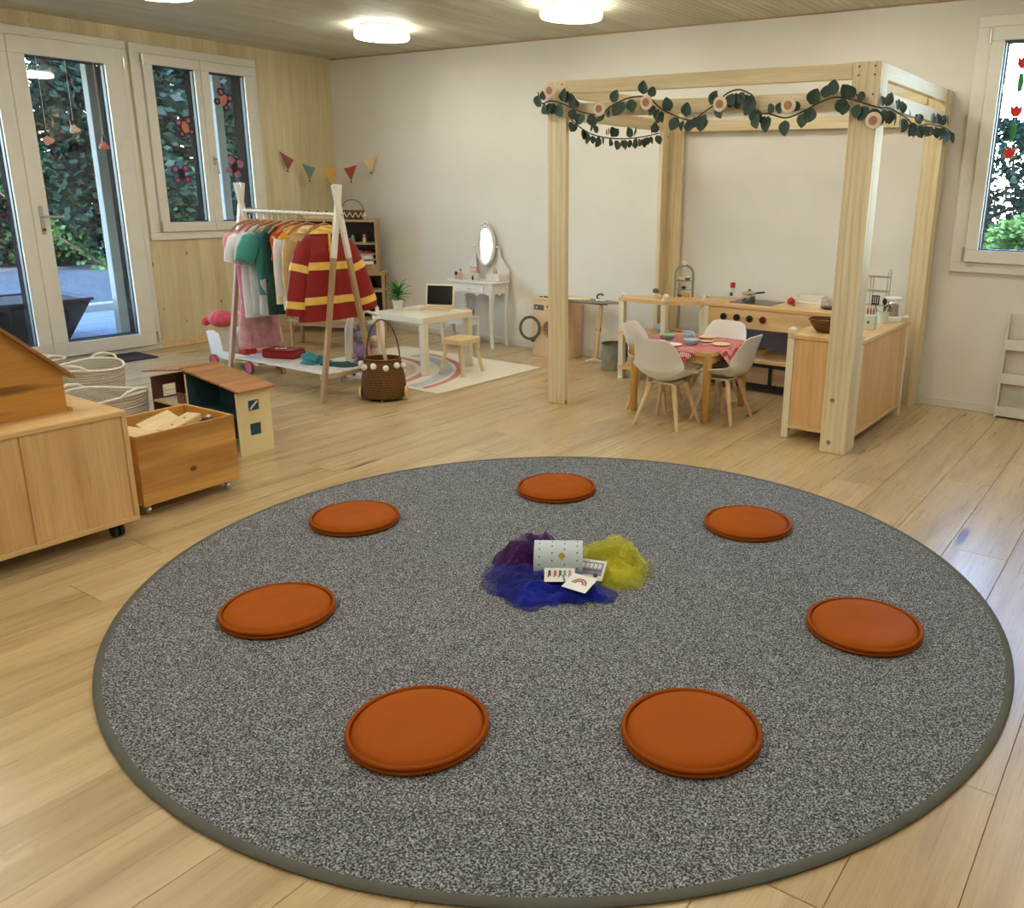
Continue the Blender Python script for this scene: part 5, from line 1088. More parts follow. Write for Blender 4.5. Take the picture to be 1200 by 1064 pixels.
# ================================================================ CLOTHES RACK
RYc = -2.25
t = thing('clothes_rack', 'tipi style clothes rack with white tips and wooden legs', 'clothes rack', (1.67, RYc, 0)); XL = 1.01
def aleg(x, s_, off):
    f = Vector((x+off, s_*.215, .0005)); c = Vector((x+off, 0, 1.20)); tp = c+(c-f)*(.185/1.20); k = c+(f-c)*.225
    MB().bar(f, k, .030, .030, .002, (1, 0, 0)).build('leg', MT['oakdark'], t, smooth=0); MB().bar(k, tp, .0305, .0305, .002, (1, 0, 0)).build('leg_tip', MT['white'], t, smooth=0)
for x in (0, XL): aleg(x, -1, -.0155); aleg(x, 1, .0155)
MB().cyl((-.03, 0, 1.20), (XL+.035, 0, 1.20), .012, n=12).build('rail', MT['white'], t); MB().cyl((XL+.031, 0, 1.20), (XL+.037, 0, 1.20), .009, n=10).build('bolt', MT['steel'], t)
m = MB()
for k in range(10): m.cyl((.09+.09*k, -.0125, 1.20), (.09+.09*k, -.0118, 1.20), .003, n=6)
m.build('rail_notches', MT['dark'], t)
for x in (0, XL): MB().box((x-.046 if x > 0 else x+.031), (x-.0315 if x > 0 else x+.046), -.20, .20, .152, .178).build('shelf_bearer', MT['birch_h'], t, smooth=0)
sl0 = None
for k in range(7):
    y = -.175+k*.0535
    if sl0 is None: sl0 = MB().box(.02, XL-.02, 0, .042, .1785, .188, .002).build('shelf_slat', MT['whitewood'], t, smooth=0); sl0.location = (0, y, 0)
    else: piece(sl0, t, (0, y, 0))
# hangers and garments
def hanger(x, lab):
    t = thing('wooden_hanger', lab, 'hanger', (x, RYc, 1.10), group='wooden hangers on the clothes rack rail')
    MB().tube([(0, -.155, -.030), (0, -.10, .012), (0, 0, .040), (0, .10, .012), (0, .155, -.030)], [.007, .009, .010, .009, .007], 8).build('arms', MT['slice'], t)
    MB().tube([(0, 0, .045), (0, 0, .075), (0, .015, .085)]+[(0, .0185*math.cos(a), .1+.0185*math.sin(a)) for a in [-.5+PI*1.05*k/8 for k in range(9)]], .0026, 6).build('hook', MT['steel'], t)
def ringmesh(rows, n=40, folds=7, amp=.10, seed=0, sx=1.0):
    m = MB(); k = len(rows)-1
    def fn(u, v):
        q = v*k; i = min(int(q), k-1); f = q-i; f = f*f*(3-2*f)
        z, hw, ht, yc = [rows[i][j]*(1-f)+rows[i+1][j]*f for j in range(4)]
        th = 2*PI*u; fo = 1+amp*v*math.sin(folds*th+seed+2*v)+amp*.6*v*math.sin((folds+4)*th+seed*2)
        return Vector((ht*sx*math.sin(th)*fo+.004*math.sin(12*v+3*th+seed), yc+hw*math.cos(th), z))
    m.grid(fn, n, 6*k+1, True, False); return m
def garment(name, lab, cat, x, mat, shoulder, length, hem, sleeve=None, thick=.030, collar=None, seed=0, rz=0, top=-.01):
    t = thing(name, lab, cat, (x, RYc, 1.10), rz, 'costumes on the clothes rack')
    rows = [(top+.028, .035, .014, 0), (top+.012, .062, .020, 0), (top-.020, shoulder*.78, .020, 0), (top-.050, shoulder, .022, 0), (top-.13, shoulder*.93, thick, 0), (-length*.6, (shoulder+hem)/2, thick*1.15, 0), (-length, hem, thick*1.25, 0)]
    ringmesh(rows, seed=seed).build('body', MT[mat], t, 80)
    if sleeve:
        L, dy, rr, smat = sleeve
        for s_ in (-1, 1):
            a = Vector((0, s_*shoulder*.90, top-.062)); b = a+Vector((0, s_*dy, -L)); pts = [a, a.lerp(b, .15)+Vector((0, s_*.012, .004)), a.lerp(b, .55)+Vector((0, s_*.012, 0)), b]
            MB().tube(pts, [.045, .058*rr, .062*rr, .055*rr], 14, flat=(.55, 1, 1)).build('sleeve', MT[smat or mat], t, 80)
    if collar: ringmesh([(top+.034, .040, .018, 0), (top+.016, .068, .024, 0), (top-.014, shoulder*.62, .026, 0)], seed=1, amp=0).build('collar', MT[collar], t, 80)
    return t, rows
def band(t, rows, z0, z1, mat, seed=0, name='stripe', folds=7, amp=.10):
    k = len(rows)-1; m = MB()
    def vz(z):
        for i in range(k):
            if rows[i+1][0] <= z <= rows[i][0]:
                f = (z-rows[i][0])/(rows[i+1][0]-rows[i][0]); g_ = .5-math.sin(math.asin(1-2*f)/3); return (i+g_)/k
        return 1.0
    v0, v1 = vz(z0), vz(z1)
    def fn(u, w_):
        v = v0+(v1-v0)*w_; q = v*k; i = min(int(q), k-1); f = q-i; f = f*f*(3-2*f)
        z, hw, ht, yc = [rows[i][j]*(1-f)+rows[i+1][j]*f for j in range(4)]
        th = 2*PI*u; fo = 1+amp*v*math.sin(folds*th+seed+2*v)+amp*.6*v*math.sin((folds+4)*th+seed*2)
        return Vector(((ht*math.sin(th)*fo+.004*math.sin(12*v+3*th+seed))*1.04+.003*math.copysign(1, math.sin(th)), yc+hw*1.015*math.cos(th), z))
    m.grid(fn, 40, 8, True, False).build(name, MT[mat], t, 80)
G = [(1.755, 'wooden hanger holding the pink dress'), (1.835, 'wooden hanger holding the white short sleeved shirt'), (1.915, 'wooden hanger holding the pale grey shirt'), (2.00, 'wooden hanger holding the teal shirt'), (2.075, 'wooden hanger holding the dark printed top'),
     (2.16, 'wooden hanger holding the orange and cream waistcoat'), (2.255, 'wooden hanger holding the white tunic with yellow collar'), (2.365, 'wooden hanger holding the beige satin jacket'), (2.535, 'wooden hanger holding the red coat')]
for x, lab in G: hanger(x, lab)
# pink dress
t, rows = garment('princess_dress', 'long pink dress with puffed sleeves and tulle skirt', 'dress', 1.755, 'pinksatin', .150, .50, .13, seed=1)
for s_ in (-1, 1): MB().ell((0, s_*.165, -.115), (.040, .060, .075)).build('puff_sleeve', MT['pinksatin'], t)
ringmesh([(-.46, .12, .034, 0), (-.60, .145, .045, 0), (-.85, .165, .055, 0)], folds=9, amp=.2, seed=3).build('skirt', MT['pinksatin'], t, 80)
ringmesh([(-.62, .155, .060, 0), (-.72, .165, .066, 0), (-.84, .178, .070, 0)], folds=11, amp=.22, seed=5).build('tulle_layer', MT['tulle'], t, 80)
garment('costume_shirt', 'white short sleeved shirt next to the pink dress', 'shirt', 1.835, 'shirt', .165, .62, .155, (.17, .07, 1.15, None), seed=2)
garment('costume_shirt', 'pale grey shirt behind the teal shirt', 'shirt', 1.915, 'shirt2', .160, .58, .150, (.15, .06, 1.0, None), seed=4)
t, rows = garment('costume_shirt', 'teal short sleeved shirt on the clothes rack', 'shirt', 2.00, 'tealc', .165, .45, .150, (.15, .09, 1.25, None), seed=6)
ringmesh([(-.34, .150, .038, 0), (-.46, .150, .042, 0), (-.585, .155, .044, 0)], seed=4, amp=.12).build('white_lower_panel', MT['shirt2'], t, 80)
garment('printed_blouse', 'dark teal printed top between teal shirt and waistcoat', 'top', 2.075, 'printc', .140, .58, .140, None, seed=9)
t, rows = garment('costume_waistcoat', 'cream fleece waistcoat with orange yoke and edging', 'waistcoat', 2.16, 'creamc', .140, .50, .135, None, seed=12)
ringmesh([(.020, .055, .020, 0), (-.03, .118, .026, 0), (-.06, .145, .028, 0), (-.14, .136, .034, 0)], seed=2, amp=.02).build('orange_yoke', MT['orangec'], t, 80)
for s_ in (-1, 1): MB().tube([(.0, s_*(.138-.012*math.sin(PI*k/8)), -.07-.14*k/8) for k in range(9)], .010, 6).build('armhole_edging', MT['orangec'], t)
t, rows = garment('costume_tunic', 'white tunic with yellow shoulders on the clothes rack', 'tunic', 2.255, 'shirt', .150, .53, .145, (.36, .0, .85, None), seed=15)
ringmesh([(.022, .055, .020, 0), (-.03, .120, .027, 0), (-.06, .152, .030, 0), (-.22, .115, .038, 0), (-.30, .06, .042, 0)], seed=2, amp=.02).build('yellow_yoke', MT['yellowc'], t, 80)
garment('costume_jacket', 'beige satin jacket with long sleeves beside the red coat', 'jacket', 2.365, 'beigec', .160, .54, .165, (.40, .015, .9, None), thick=.036, seed=18, collar='creamc')
t, rows = garment('firefighter_coat', 'red firefighter coat with pale yellow stripes', 'coat', 2.535, 'redc', .170, .58, .235, None, thick=.045, seed=21, rz=-.12)
for z0, z1 in ((-.20, -.25), (-.42, -.47)): band(t, rows, z0, z1, 'stripe', seed=21)
for s_ in (-1, 1):
    a = Vector((0, s_*.150, -.075)); b = a+Vector((0, s_*(.16 if s_ > 0 else .105), -.46)); pts = [a.lerp(b, q)+Vector((0, s_*.014*math.sin(PI*q), 0)) for q in (0, .15, .33, .45, .7, .95, 1.0)]
    sv = MB().tube(pts, [.045, .060, .064, .065, .066, .065, .060], 16, flat=(.6, 1, 1)).build('sleeve', MT['redc'], t, 80)
    for q in (.30, .80):
        MB().tube([a.lerp(b, q)+Vector((0, s_*.014*math.sin(PI*q), 0)), a.lerp(b, q+.10)+Vector((0, s_*.014*math.sin(PI*(q+.1)), 0))], [.0675, .069], 16, flat=(.6, 1, 1), cap=False).build('sleeve_stripe', MT['stripe'], sv, 80)
ringmesh([(.030, .044, .020, 0), (.012, .070, .026, 0), (-.022, .120, .030, 0)], seed=1, amp=0).build('collar', MT['stripe'], t, 80)
MB().box(.044, .052, -.006, .010, -.56, -.02, .002).build('front_placket', MT['stripe'], t, smooth=0)
# on the rack shelf
SZ = .1885
t = thing('doctor_bag', 'red first aid bag with round white badge on the rack shelf', 'bag', (1.95, -2.21, SZ), .35); MB().box(-.13, .13, -.085, .085, 0, .052, .012).build('body', MT['redbag'], t, smooth=0); MB().box(-.125, .125, -.08, .08, .0525, .062, .004).build('flap', MT['redbag'], t, smooth=0)
MB().lathe([(.0001, .0622), (.042, .0622), (.042, .0635), (.0001, .0635)], 24, (-.02, 0, 0)).build('badge', MT['card'], t); MB().box(-.030, -.010, -.028, .028, .0636, .0645).box(-.048, .008, -.009, .009, .0636, .0645).build('cross', MT['redbag'], t, smooth=0); MB().box(.075, .092, -.082, .082, .0625, .066).build('strap', MT['greyplush'], t, smooth=0)
t = thing('teal_cloth', 'teal plush cloth bundle on the rack shelf', 'cloth', (2.28, -2.20, SZ))
def clo(u, v):
    th = 2*PI*u; r = v*(.115+.03*math.sin(3*th)); x, y = r*1.15*math.cos(th), r*.75*math.sin(th); return Vector((x, y, .0008+.065*(1-v*v)*(.6+.8*abs(noise.noise((x*14, y*14, 1))))))
MB().grid(clo, 40, 14, True, False).build('folds', MT['tealcloth'], t, 80); MB().tube([(-.10, -.02, .03), (0, -.05, .05), (.09, -.045, .035)], [.022, .030, .02], 10).build('sleeve', MT['tealcloth'], t)
t = thing('green_cloth', 'dark green printed cloth lying by the teal bundle', 'cloth', (2.48, -2.16, SZ)); 
def clo2(u, v):
    th = 2*PI*u; r = v*(.10+.03*math.sin(2*th+1)); x, y = r*1.1*math.cos(th), r*1.1*math.sin(th); return Vector((x, y, .0008+.024*(1-v*v)*(.5+abs(noise.noise((x*18, y*18, 4))))))
MB().grid(clo2, 36, 12, True, False).build('folds', MT['printc'], t, 80)

# ---- white doll wagon with pink wheels and pink hat
t = thing('doll_wagon', 'white wooden doll wagon with pink wheels behind the doll house', 'wagon', (1.02, -2.06, 0))
MB().prism([(-.02, .07), (.56, .07), (.56, .13), (.14, .13), (.10, .26), (.02, .285), (-.06, .27)], -.115, -.105, 'Y').build('side', MT['whitewood'], t, 0); MB().prism([(-.02, .07), (.56, .07), (.56, .13), (.14, .13), (.10, .26), (.02, .285), (-.06, .27)], .105, .115, 'Y').build('side', MT['whitewood'], t, 0)
MB().box(0, .55, -.104, .104, .072, .082).build('bottom', MT['tan'], t, smooth=0); MB().prism([(-.06, .25), (-.04, .25), (.0, .085), (-.02, .085)], -.1045, .1045, 'Y').build('head_panel', MT['whitewood'], t, 0); MB().box(.545, .56, -.104, .104, .083, .135).build('end_panel', MT['birch_h'], t, smooth=0)
for x in (.03, .47):
    for s_ in (-1, 1): 
        wv = MB().lathe([(.046, -.009), (.049, -.005), (.049, .005), (.046, .009), (.0001, .009)], 24, mx=Matrix.Translation((x, s_*.127, .0495)) @ Matrix.Rotation(-s_*PI/2, 4, 'X')).lathe([(.0001, -.009), (.046, -.009)], 24, mx=Matrix.Translation((x, s_*.127, .0495)) @ Matrix.Rotation(-s_*PI/2, 4, 'X')).build('wheel', MT['pinkwood'], t)
        MB().tube([(x+.046*math.cos(2*PI*k/24), s_*.1375, .0495+.046*math.sin(2*PI*k/24)) for k in range(24)], .003, 6, True).build('tyre', MT['dark'], wv)
t = thing('knit_hat', 'pink knitted pompom hat on the white doll wagon', 'hat', (1.00, -2.06, .288), .4)
def hatf(u, v):
    th = 2*PI*u; ph = PI*v; r = .085*math.sin(ph)*(1+.06*math.sin(12*th)); return Vector((r*1.15*math.cos(th), r*math.sin(th), .0005+.066-.066*math.cos(ph)))
MB().grid(hatf, 72, 14, True, False).build('crown', MT['pink'], t, 80); MB().ell((-.125, -.02, .045), .036).build('pompom', MT['pink'], t)
t = thing('bead_string', 'string of white beads hanging behind the pink hat', 'beads', (1.02, -1.96, .29)); m = MB()
for k in range(12): a = PI*k/11; m.ell((-.09*math.cos(a), .02, .10*math.sin(a)+.012), .010, 8, 6)
m.build('beads', MT['pompom'], t)
t = thing('toy_block_box', 'small red and grey toy in the doll wagon', 'toy', (1.30, -2.06, .0825)); MB().box(-.05, .05, -.05, .05, 0, .10, .006).build('box', MT['red'], t, smooth=0); MB().box(-.045, .045, -.045, .045, .1005, .13, .006).build('lid', MT['greyplush'], t, smooth=0)

# ---- wicker doll pram
t = thing('wicker_doll_pram', 'brown wicker basket pram with white pompoms and arched handle', 'pram', (2.88, -2.13, 0), math.radians(38))
rowsb = [(.016, .118), (.03, .134), (.08, .140), (.15, .136), (.22, .122), (.275, .112)]
def bask(u, v):
    th = 2*PI*u; k = v*(len(rowsb)-1); i = min(int(k), len(rowsb)-2); f = k-i; z = rowsb[i][0]*(1-f)+rowsb[i+1][0]*f; r = rowsb[i][1]*(1-f)+rowsb[i+1][1]*f
    wz = .0025*math.sin(2*PI*z/.014+(int(u*48) % 2)*PI); return Vector(((r+wz)*1.05*math.cos(th), (r+wz)*.92*math.sin(th), z))
MB().grid(bask, 96, 80, True, False).lathe([(.0001, .017), (.116, .017)], 40).build('basket', MT['wicker'], t, 80)
def baski(u, v): q = bask(u, .15+.85*v); return Vector((q.x*.94, q.y*.94, q.z+.004))
MB().grid(baski, 60, 30, True, False).build('inner_wall', MT['wicker'], t, 80); MB().tube([(.118*math.cos(2*PI*k/36), .103*math.sin(2*PI*k/36), .278) for k in range(36)], .007, 6, True).build('rim', MT['wicker'], t)
for k in range(6):
    a = -PI/2-1.45+k*.58; MB().ell((.138*math.cos(a), .124*math.sin(a), .245-.012*(k % 2)), .021, 12, 8).build('pompom', MT['pompom'], t)
MB().tube([(.108*math.cos(a), .035, .275+.255*math.sin(a)) for a in [PI*k/18 for k in range(19)]], .005, 7).build('handle_arch', MT['wickerdark'], t)
MB().bar((.055, -.02, .07), (-.035, .075, .53), .018, .026, .003).build('push_bar', MT['birch'], t, smooth=0)
for x in (-.150, .150): MB().lathe([(.0001, -.008), (.045, -.008), (.048, 0), (.045, .008), (.0001, .008)], 22, mx=Matrix.Translation((x, -.02, .0485)) @ Matrix.Rotation(PI/2, 4, 'Y')).build('wheel', MT['birch'], t)
MB().cyl((0, -.10, .0005), (0, -.095, .0155), .008, n=8).build('foot', MT['birch'], t)
# ---- doll pushchair with plush toys
t = thing('doll_pushchair', 'white doll pushchair behind the wicker pram', 'pushchair', (2.33, -1.78, RZ2), math.radians(35))
for s_ in (-1, 1):
    MB().tube([(s_*.11, -.12, .05), (s_*.115, -.06, .20), (s_*.115, -.02, .38), (s_*.10, .03, .46)], [.022, .030, .030, .018], 10).build('side_frame', MT['whitewood'], t)
    wv = MB().lathe([(.040, -.012), (.046, -.008), (.046, .008), (.040, .012), (.0001, .012)], 22, mx=Matrix.Translation((s_*.15, -.12, .0465)) @ Matrix.Rotation(s_*PI/2, 4, 'Y')).lathe([(.0001, -.012), (.040, -.012)], 22, mx=Matrix.Translation((s_*.15, -.12, .0465)) @ Matrix.Rotation(s_*PI/2, 4, 'Y')).build('wheel', MT['whitewood'], t); MB().ell((s_*.165, -.12, .0465), (.004, .016, .016)).build('hub', MT['ink'], wv)
    MB().lathe([(.036, -.01), (.040, 0), (.036, .01), (.0001, .01)], 18, mx=Matrix.Translation((s_*.13, .10, .0405)) @ Matrix.Rotation(s_*PI/2, 4, 'Y')).build('rear_wheel', MT['dark'], t)
MB().box(-.09, .09, -.10, .09, .12, .145, .01).build('seat', MT['greyplush'], t, smooth=0); MB().box(-.09, .09, .06, .085, .146, .40, .01).build('seat_back', MT['greyplush'], t, smooth=0); MB().tube([(-.10, .03, .46), (0, .06, .49), (.10, .03, .46)], .012, 8).build('push_handle', MT['whitewood'], t)
def rot2(lx, ly, a): return lx*math.cos(a)-ly*math.sin(a), lx*math.sin(a)+ly*math.cos(a)
dx, dy = rot2(-.035, -.01, math.radians(35)); t = thing('plush_toy', 'lavender plush toy sitting in the doll pushchair', 'plush toy', (2.33+dx, -1.78+dy, RZ2+.146), math.radians(35))
MB().ell((0, 0, .06), (.055, .05, .06)).build('body', MT['lav'], t); MB().ell((-.005, -.005, .160), (.048, .045, .048)).build('head', MT['greyplush'], t)
for s_ in (-1, 1): MB().ell((s_*.035-.005, 0, .205), (.014, .010, .024)).build('ear', MT['greyplush'], t); MB().ell((s_*.045, -.045, .03), (.022, .04, .022)).build('leg', MT['lav'], t)
for s_ in (-1, 1): MB().ell((s_*.016-.005, -.049, .168), (.005, .004, .005)).build('eye', MT['dark'], t)
dx, dy = rot2(.075, -.04, math.radians(35)); t = thing('soft_doll', 'soft doll with pink clothes leaning in the doll pushchair', 'doll', (2.33+dx, -1.78+dy, RZ2+.146), math.radians(35))
MB().ell((0, 0, .05), (.045, .04, .055)).build('dress', MT['felt_pink'], t); MB().ell((0, 0, .135), (.036, .034, .038)).build('head', MT['skin'], t); MB().ell((0, .008, .150), (.039, .034, .033)).build('hair', MT['creamc'], t)
for s_ in (-1, 1): MB().ell((s_*.012, -.033, .138), (.004, .003, .004)).build('eye', MT['dark'], t); MB().ell((s_*.05, -.01, .06), (.03, .014, .014)).build('arm', MT['felt_pink'], t)

# ================================================================ FRONT LEFT FURNITURE
t = thing('back_cabinet', 'beech veneer cabinet on black castors, seen from its back', 'cabinet', (3.86, -4.345, 0)); KL, KD = 1.12, .52
MB().box(-KD, 0, -KL, 0, .503, .525, .003).build('top', MT['beech_y'], t, smooth=0); MB().box(-KD, -.0, -KL, 0, .066, .088, .003).build('bottom', MT['beech_y'], t, smooth=0)
for y in (-.020, -KL): MB().box(-KD, -.0, y, y+.020, .0885, .5025, .002).build('side', MT['beech'], t, smooth=0)
for y in (-.388, -.765): MB().box(-KD+.02, 0, y, y+.020, .0885, .5025, .002).build('stile', MT['beech'], t, smooth=0)
for y0, y1 in ((-.3675, -.0205), (-.7445, -.3885), (-KL+.0205, -.7655)): MB().box(-.016, -.008, y0, y1, .0885, .5025).build('back_panel', MT['beech'], t, smooth=0)
for x in (-.06, -KD+.06):
    for y in (-.07, -KL+.07):
        cst = MB().box(x-.012, x+.012, y-.02, y+.02, .045, .0655).build('castor', MT['dark'], t, smooth=0)
        for s_ in (-1, 1): MB().lathe([(.0001, -.008), (.024, -.008), (.026, 0), (.024, .008), (.0001, .008)], 20, mx=Matrix.Translation((x, y+s_*.012+.0, .0265)) @ Matrix.Rotation(PI/2, 4, 'X')).build('wheel', MT['black'], cst)
        MB().lathe([(.0001, -.001), (.012, -.001), (.012, .001), (.0001, .001)], 14, mx=Matrix.Translation((x, y+.0215, .0265)) @ Matrix.Rotation(PI/2, 4, 'X')).build('hub', MT['steel'], cst)
# barn
t = thing('toy_barn', 'honey brown wooden toy barn on top of the cabinet', 'toy barn', (3.70, -4.485, .5255)); BL = .52
apx = -.30; sl_ = (.877-.674)/(-4.667+4.451); za = .155; zap = za+(-apx)*.94
MB().prism([(0, 0), (0, za), (apx, zap), (2*apx, za), (2*apx, 0)], -.012, 0, 'X').build('gable', MT['oak_barn'], t, smooth=0); MB().prism([(0, 0), (0, za), (apx, zap), (2*apx, za), (2*apx, 0)], -.36, -.348, 'X').build('gable', MT['oak_barn'], t, smooth=0)
MB().box(-.3475, -.0125, -.010, .0, .0, za-.02).build('side_wall', MT['oak_barn'], t, smooth=0); MB().box(-.3475, -.0125, 2*apx, 2*apx+.010, .0, za-.02).build('side_wall', MT['oak_barn'], t, smooth=0)
for s_ in (-1, 1):
    pts = [(apx+(0 if s_ > 0 else 0), zap+.002), (apx+s_*(-apx+.034), zap+.002-.94*(-apx+.034)), (apx+s_*(-apx+.034), zap+.016-.94*(-apx+.034)), (apx, zap+.018)]
    MB().prism(pts, -.385, .030, 'X').build('roof', MT['roof_slat'], t, smooth=0)
MB().box(-.03, .004, .0005, .018, .0, .012, .002).build('foot', MT['oak_barn'], t, smooth=0)
# crate on castors
t = thing('wooden_crate', 'honey pine crate on castors filled with wooden blocks', 'crate', (3.690, -3.775, 0), math.radians(2)); CL_, CDp = .470, .365
MB().box(-.012, 0, -CL_, 0, .052, .362, .002).build('front', MT['oldpine'], t, smooth=0); MB().box(-CDp, -CDp+.012, -CL_, 0, .052, .362, .002).build('rear', MT['oldpine'], t, smooth=0)
for y in (-.012, -CL_): MB().box(-CDp+.0125, -.0125, y, y+.012, .052, .362, .002).build('end', MT['oldpine_x'], t, smooth=0)
MB().box(-CDp+.0125, -.0125, -CL_+.0125, -.0125, .053, .063).build('bottom', MT['oldpine_x'], t, smooth=0)
for x in (-.045, -CDp+.045):
    for y in (-.04, -CL_+.04):
        cst = MB().box(x-.010, x+.010, y-.012, y+.012, .036, .0515).build('castor', MT['chrome'], t, smooth=0); MB().ell((x, y, .0195), (.017, .014, .019)).build('wheel', MT['chrome'], cst)
def crate_pt(x, y, z):
    a = math.radians(2); return (3.690+x*math.cos(a)-y*math.sin(a), -3.775+x*math.sin(a)+y*math.cos(a), z)
def block(lab, x, y, z, dims, rz, rx=0, ry=0, name='wooden_block', holes=0):
    t = thing(name, lab, 'block', crate_pt(x, y, z), rz, 'wooden pieces in the crate'); t.rotation_euler = (rx, ry, rz); a, b, c = dims
    MB().box(-a/2, a/2, -b/2, b/2, -c/2, c/2, .003).build('plank', MT['birch_h'], t, smooth=0)
    for k in range(holes): MB().cyl((-a/2+a*(k+.8)/(holes+.6), 0, c/2-.001), (-a/2+a*(k+.8)/(holes+.6), 0, c/2+.0006), .006, n=10).build('hole', MT['wickerdark'], t)
block('large pale plank with two holes at the top of the crate', -.13, -.19, .335, (.22, .075, .035), 1.95, 0, -.12, holes=2); block('pale plank leaning behind the one with holes', -.22, -.235, .342, (.20, .07, .022), 1.9, .5, -.1)
block('thin pale plank lying across the crate', -.14, -.30, .325, (.13, .06, .02), 1.4, .2, .15); block('notched pale block at the crate end', -.11, -.385, .335, (.14, .08, .022), .9, .35, .25)
block('long pale plank at the bottom of the crate', -.18, -.23, .20, (.30, .16, .06), 1.6); block('pale plank under the top layer in the crate', -.16, -.14, .27, (.2, .1, .04), 1.2); block('flat pale block under the notched block', -.2, -.36, .27, (.2, .12, .05), .5)
t = thing('toy_car', 'small dark toy wedged at the corner of the crate', 'toy', crate_pt(-.13, -.055, .325), .6); MB().box(-.03, .03, -.014, .014, -.015, .012, .004).build('body', MT['dark'], t, smooth=0); MB().ell((.012, 0, .018), (.016, .012, .010)).build('cab', MT['steel'], t)
# doll house
t = thing('doll_house', 'cream wooden doll house with slatted roof beside the crate', 'doll house', (3.262, -3.475, 0)); DD = .20; XR = .80
def wallwin(name, x0, x1, mat, wins, ytop):
    # wall perpendicular to X with square holes, between y 0..DD
    m = MB(); zs = [.0005]+[v for w_ in wins for v in (w_[2], w_[3])]+[ytop]
    z = .0005
    for (y0, y1, z0, z1) in wins: m.box(x0, x1, 0, DD, z, z0).box(x0, x1, 0, y0, z0, z1).box(x0, x1, y1, DD, z0, z1); z = z1
    m.box(x0, x1, 0, DD, z, ytop); return m.build(name, MT[mat], t, smooth=0)
wallwin('end_wall', -.012, 0, 'cream', ((.065, .130, .10, .165), (.065, .130, .235, .290)), .338)
for z0, z1 in ((.10, .165), (.235, .290)):
    MB().box(-.0075, -.0055, .0655, .1295, z0+.0005, z1-.0005).build('window_pane', MT['teal_in'], t, smooth=0)
m = MB().bar((.001, .075, .245), (.001, .118, .283), .010, .004); m.build('window_sticker', MT['card'], t, smooth=0)
wallwin('end_wall', -XR, -XR+.010, 'plum', ((.06, .14, .20, .27),), .325)
MB().prism([(-XR+.0105, .0005), (-.0125, .0005), (-.0125, .335), (-.46, .392), (-XR+.0105, .32)], DD-.010, DD, 'Y').build('rear_wall', MT['plum'], t, smooth=0)
MB().box(-.452, -.440, .0, DD-.0105, .0005, .386).build('partition', MT['teal_in'], t, smooth=0); MB().box(-.452, -.440, -.0035, -.0005, .0005, .386).build('partition_edge', MT['cream'], t, smooth=0); MB().box(-.4395, -.0125, .02, DD-.0105, .185, .195).build('upper_floor', MT['teal_in'], t, smooth=0); MB().box(-XR+.0105, -.4525, .0, DD-.0105, .185, .195).build('upper_floor', MT['cream'], t, smooth=0)
MB().box(-.4395, -.0125, DD-.0135, DD-.0106, .1955, .335).build('teal_wallpaper', MT['teal_in'], t, smooth=0); MB().box(-.4395, -.0125, DD-.0135, DD-.0106, .001, .1845).build('teal_wallpaper', MT['teal_in'], t, smooth=0)
m = MB(); 
for k in range(5): m.box(-.60+.02*k, -.592+.02*k, .03, .036, .1955, .25)
m.box(-.605, -.51, .03, .036, .25, .256); m.build('banister', MT['bunt1'], t, smooth=0)
# roof slats, right slope descends to +X, each slat a piece
p0 = Vector((-.465, 0, .405)); p1 = Vector((.042, 0, .345)); ns = 6; dv = (p1-p0)/ns; ln = dv.length; ax_ = math.atan2(-dv.z, dv.x)
s0 = None
for k in range(ns):
    c = p0+dv*k
    if s0 is None: s0 = MB().box(.0006, ln-.004, -.012, DD+.012, .0, .012, .002).build('roof_slat', MT['roof_slat'], t, smooth=0); s0.location = c; s0.rotation_euler = (0, ax_, 0)
    else: piece(s0, t, c+Vector((0, 0, .0)), rot=(0, ax_, 0))
p2 = Vector((-.47, 0, .405)); p3 = Vector((-.865, 0, .345)); dv = (p3-p2)/5; ln = dv.length; ax2 = PI-math.atan2(-dv.z, dv.x)
s1 = None; ax2 = math.atan2(-(p2-p3).z, (p2-p3).x)
for k in range(5):
    c = p3-dv*k
    if s1 is None: s1 = MB().box(.0006, ln-.004, -.012, DD+.012, .0, .010, .002).build('roof_slat', MT['roof_slat'], t, smooth=0); s1.location = c; s1.rotation_euler = (0, ax2, 0)
    else: piece(s1, t, c, rot=(0, ax2, 0))
MB().box(-.475, -.455, -.014, DD+.014, .412, .422, .002).build('ridge_board', MT['roof_slat'], t, smooth=0)
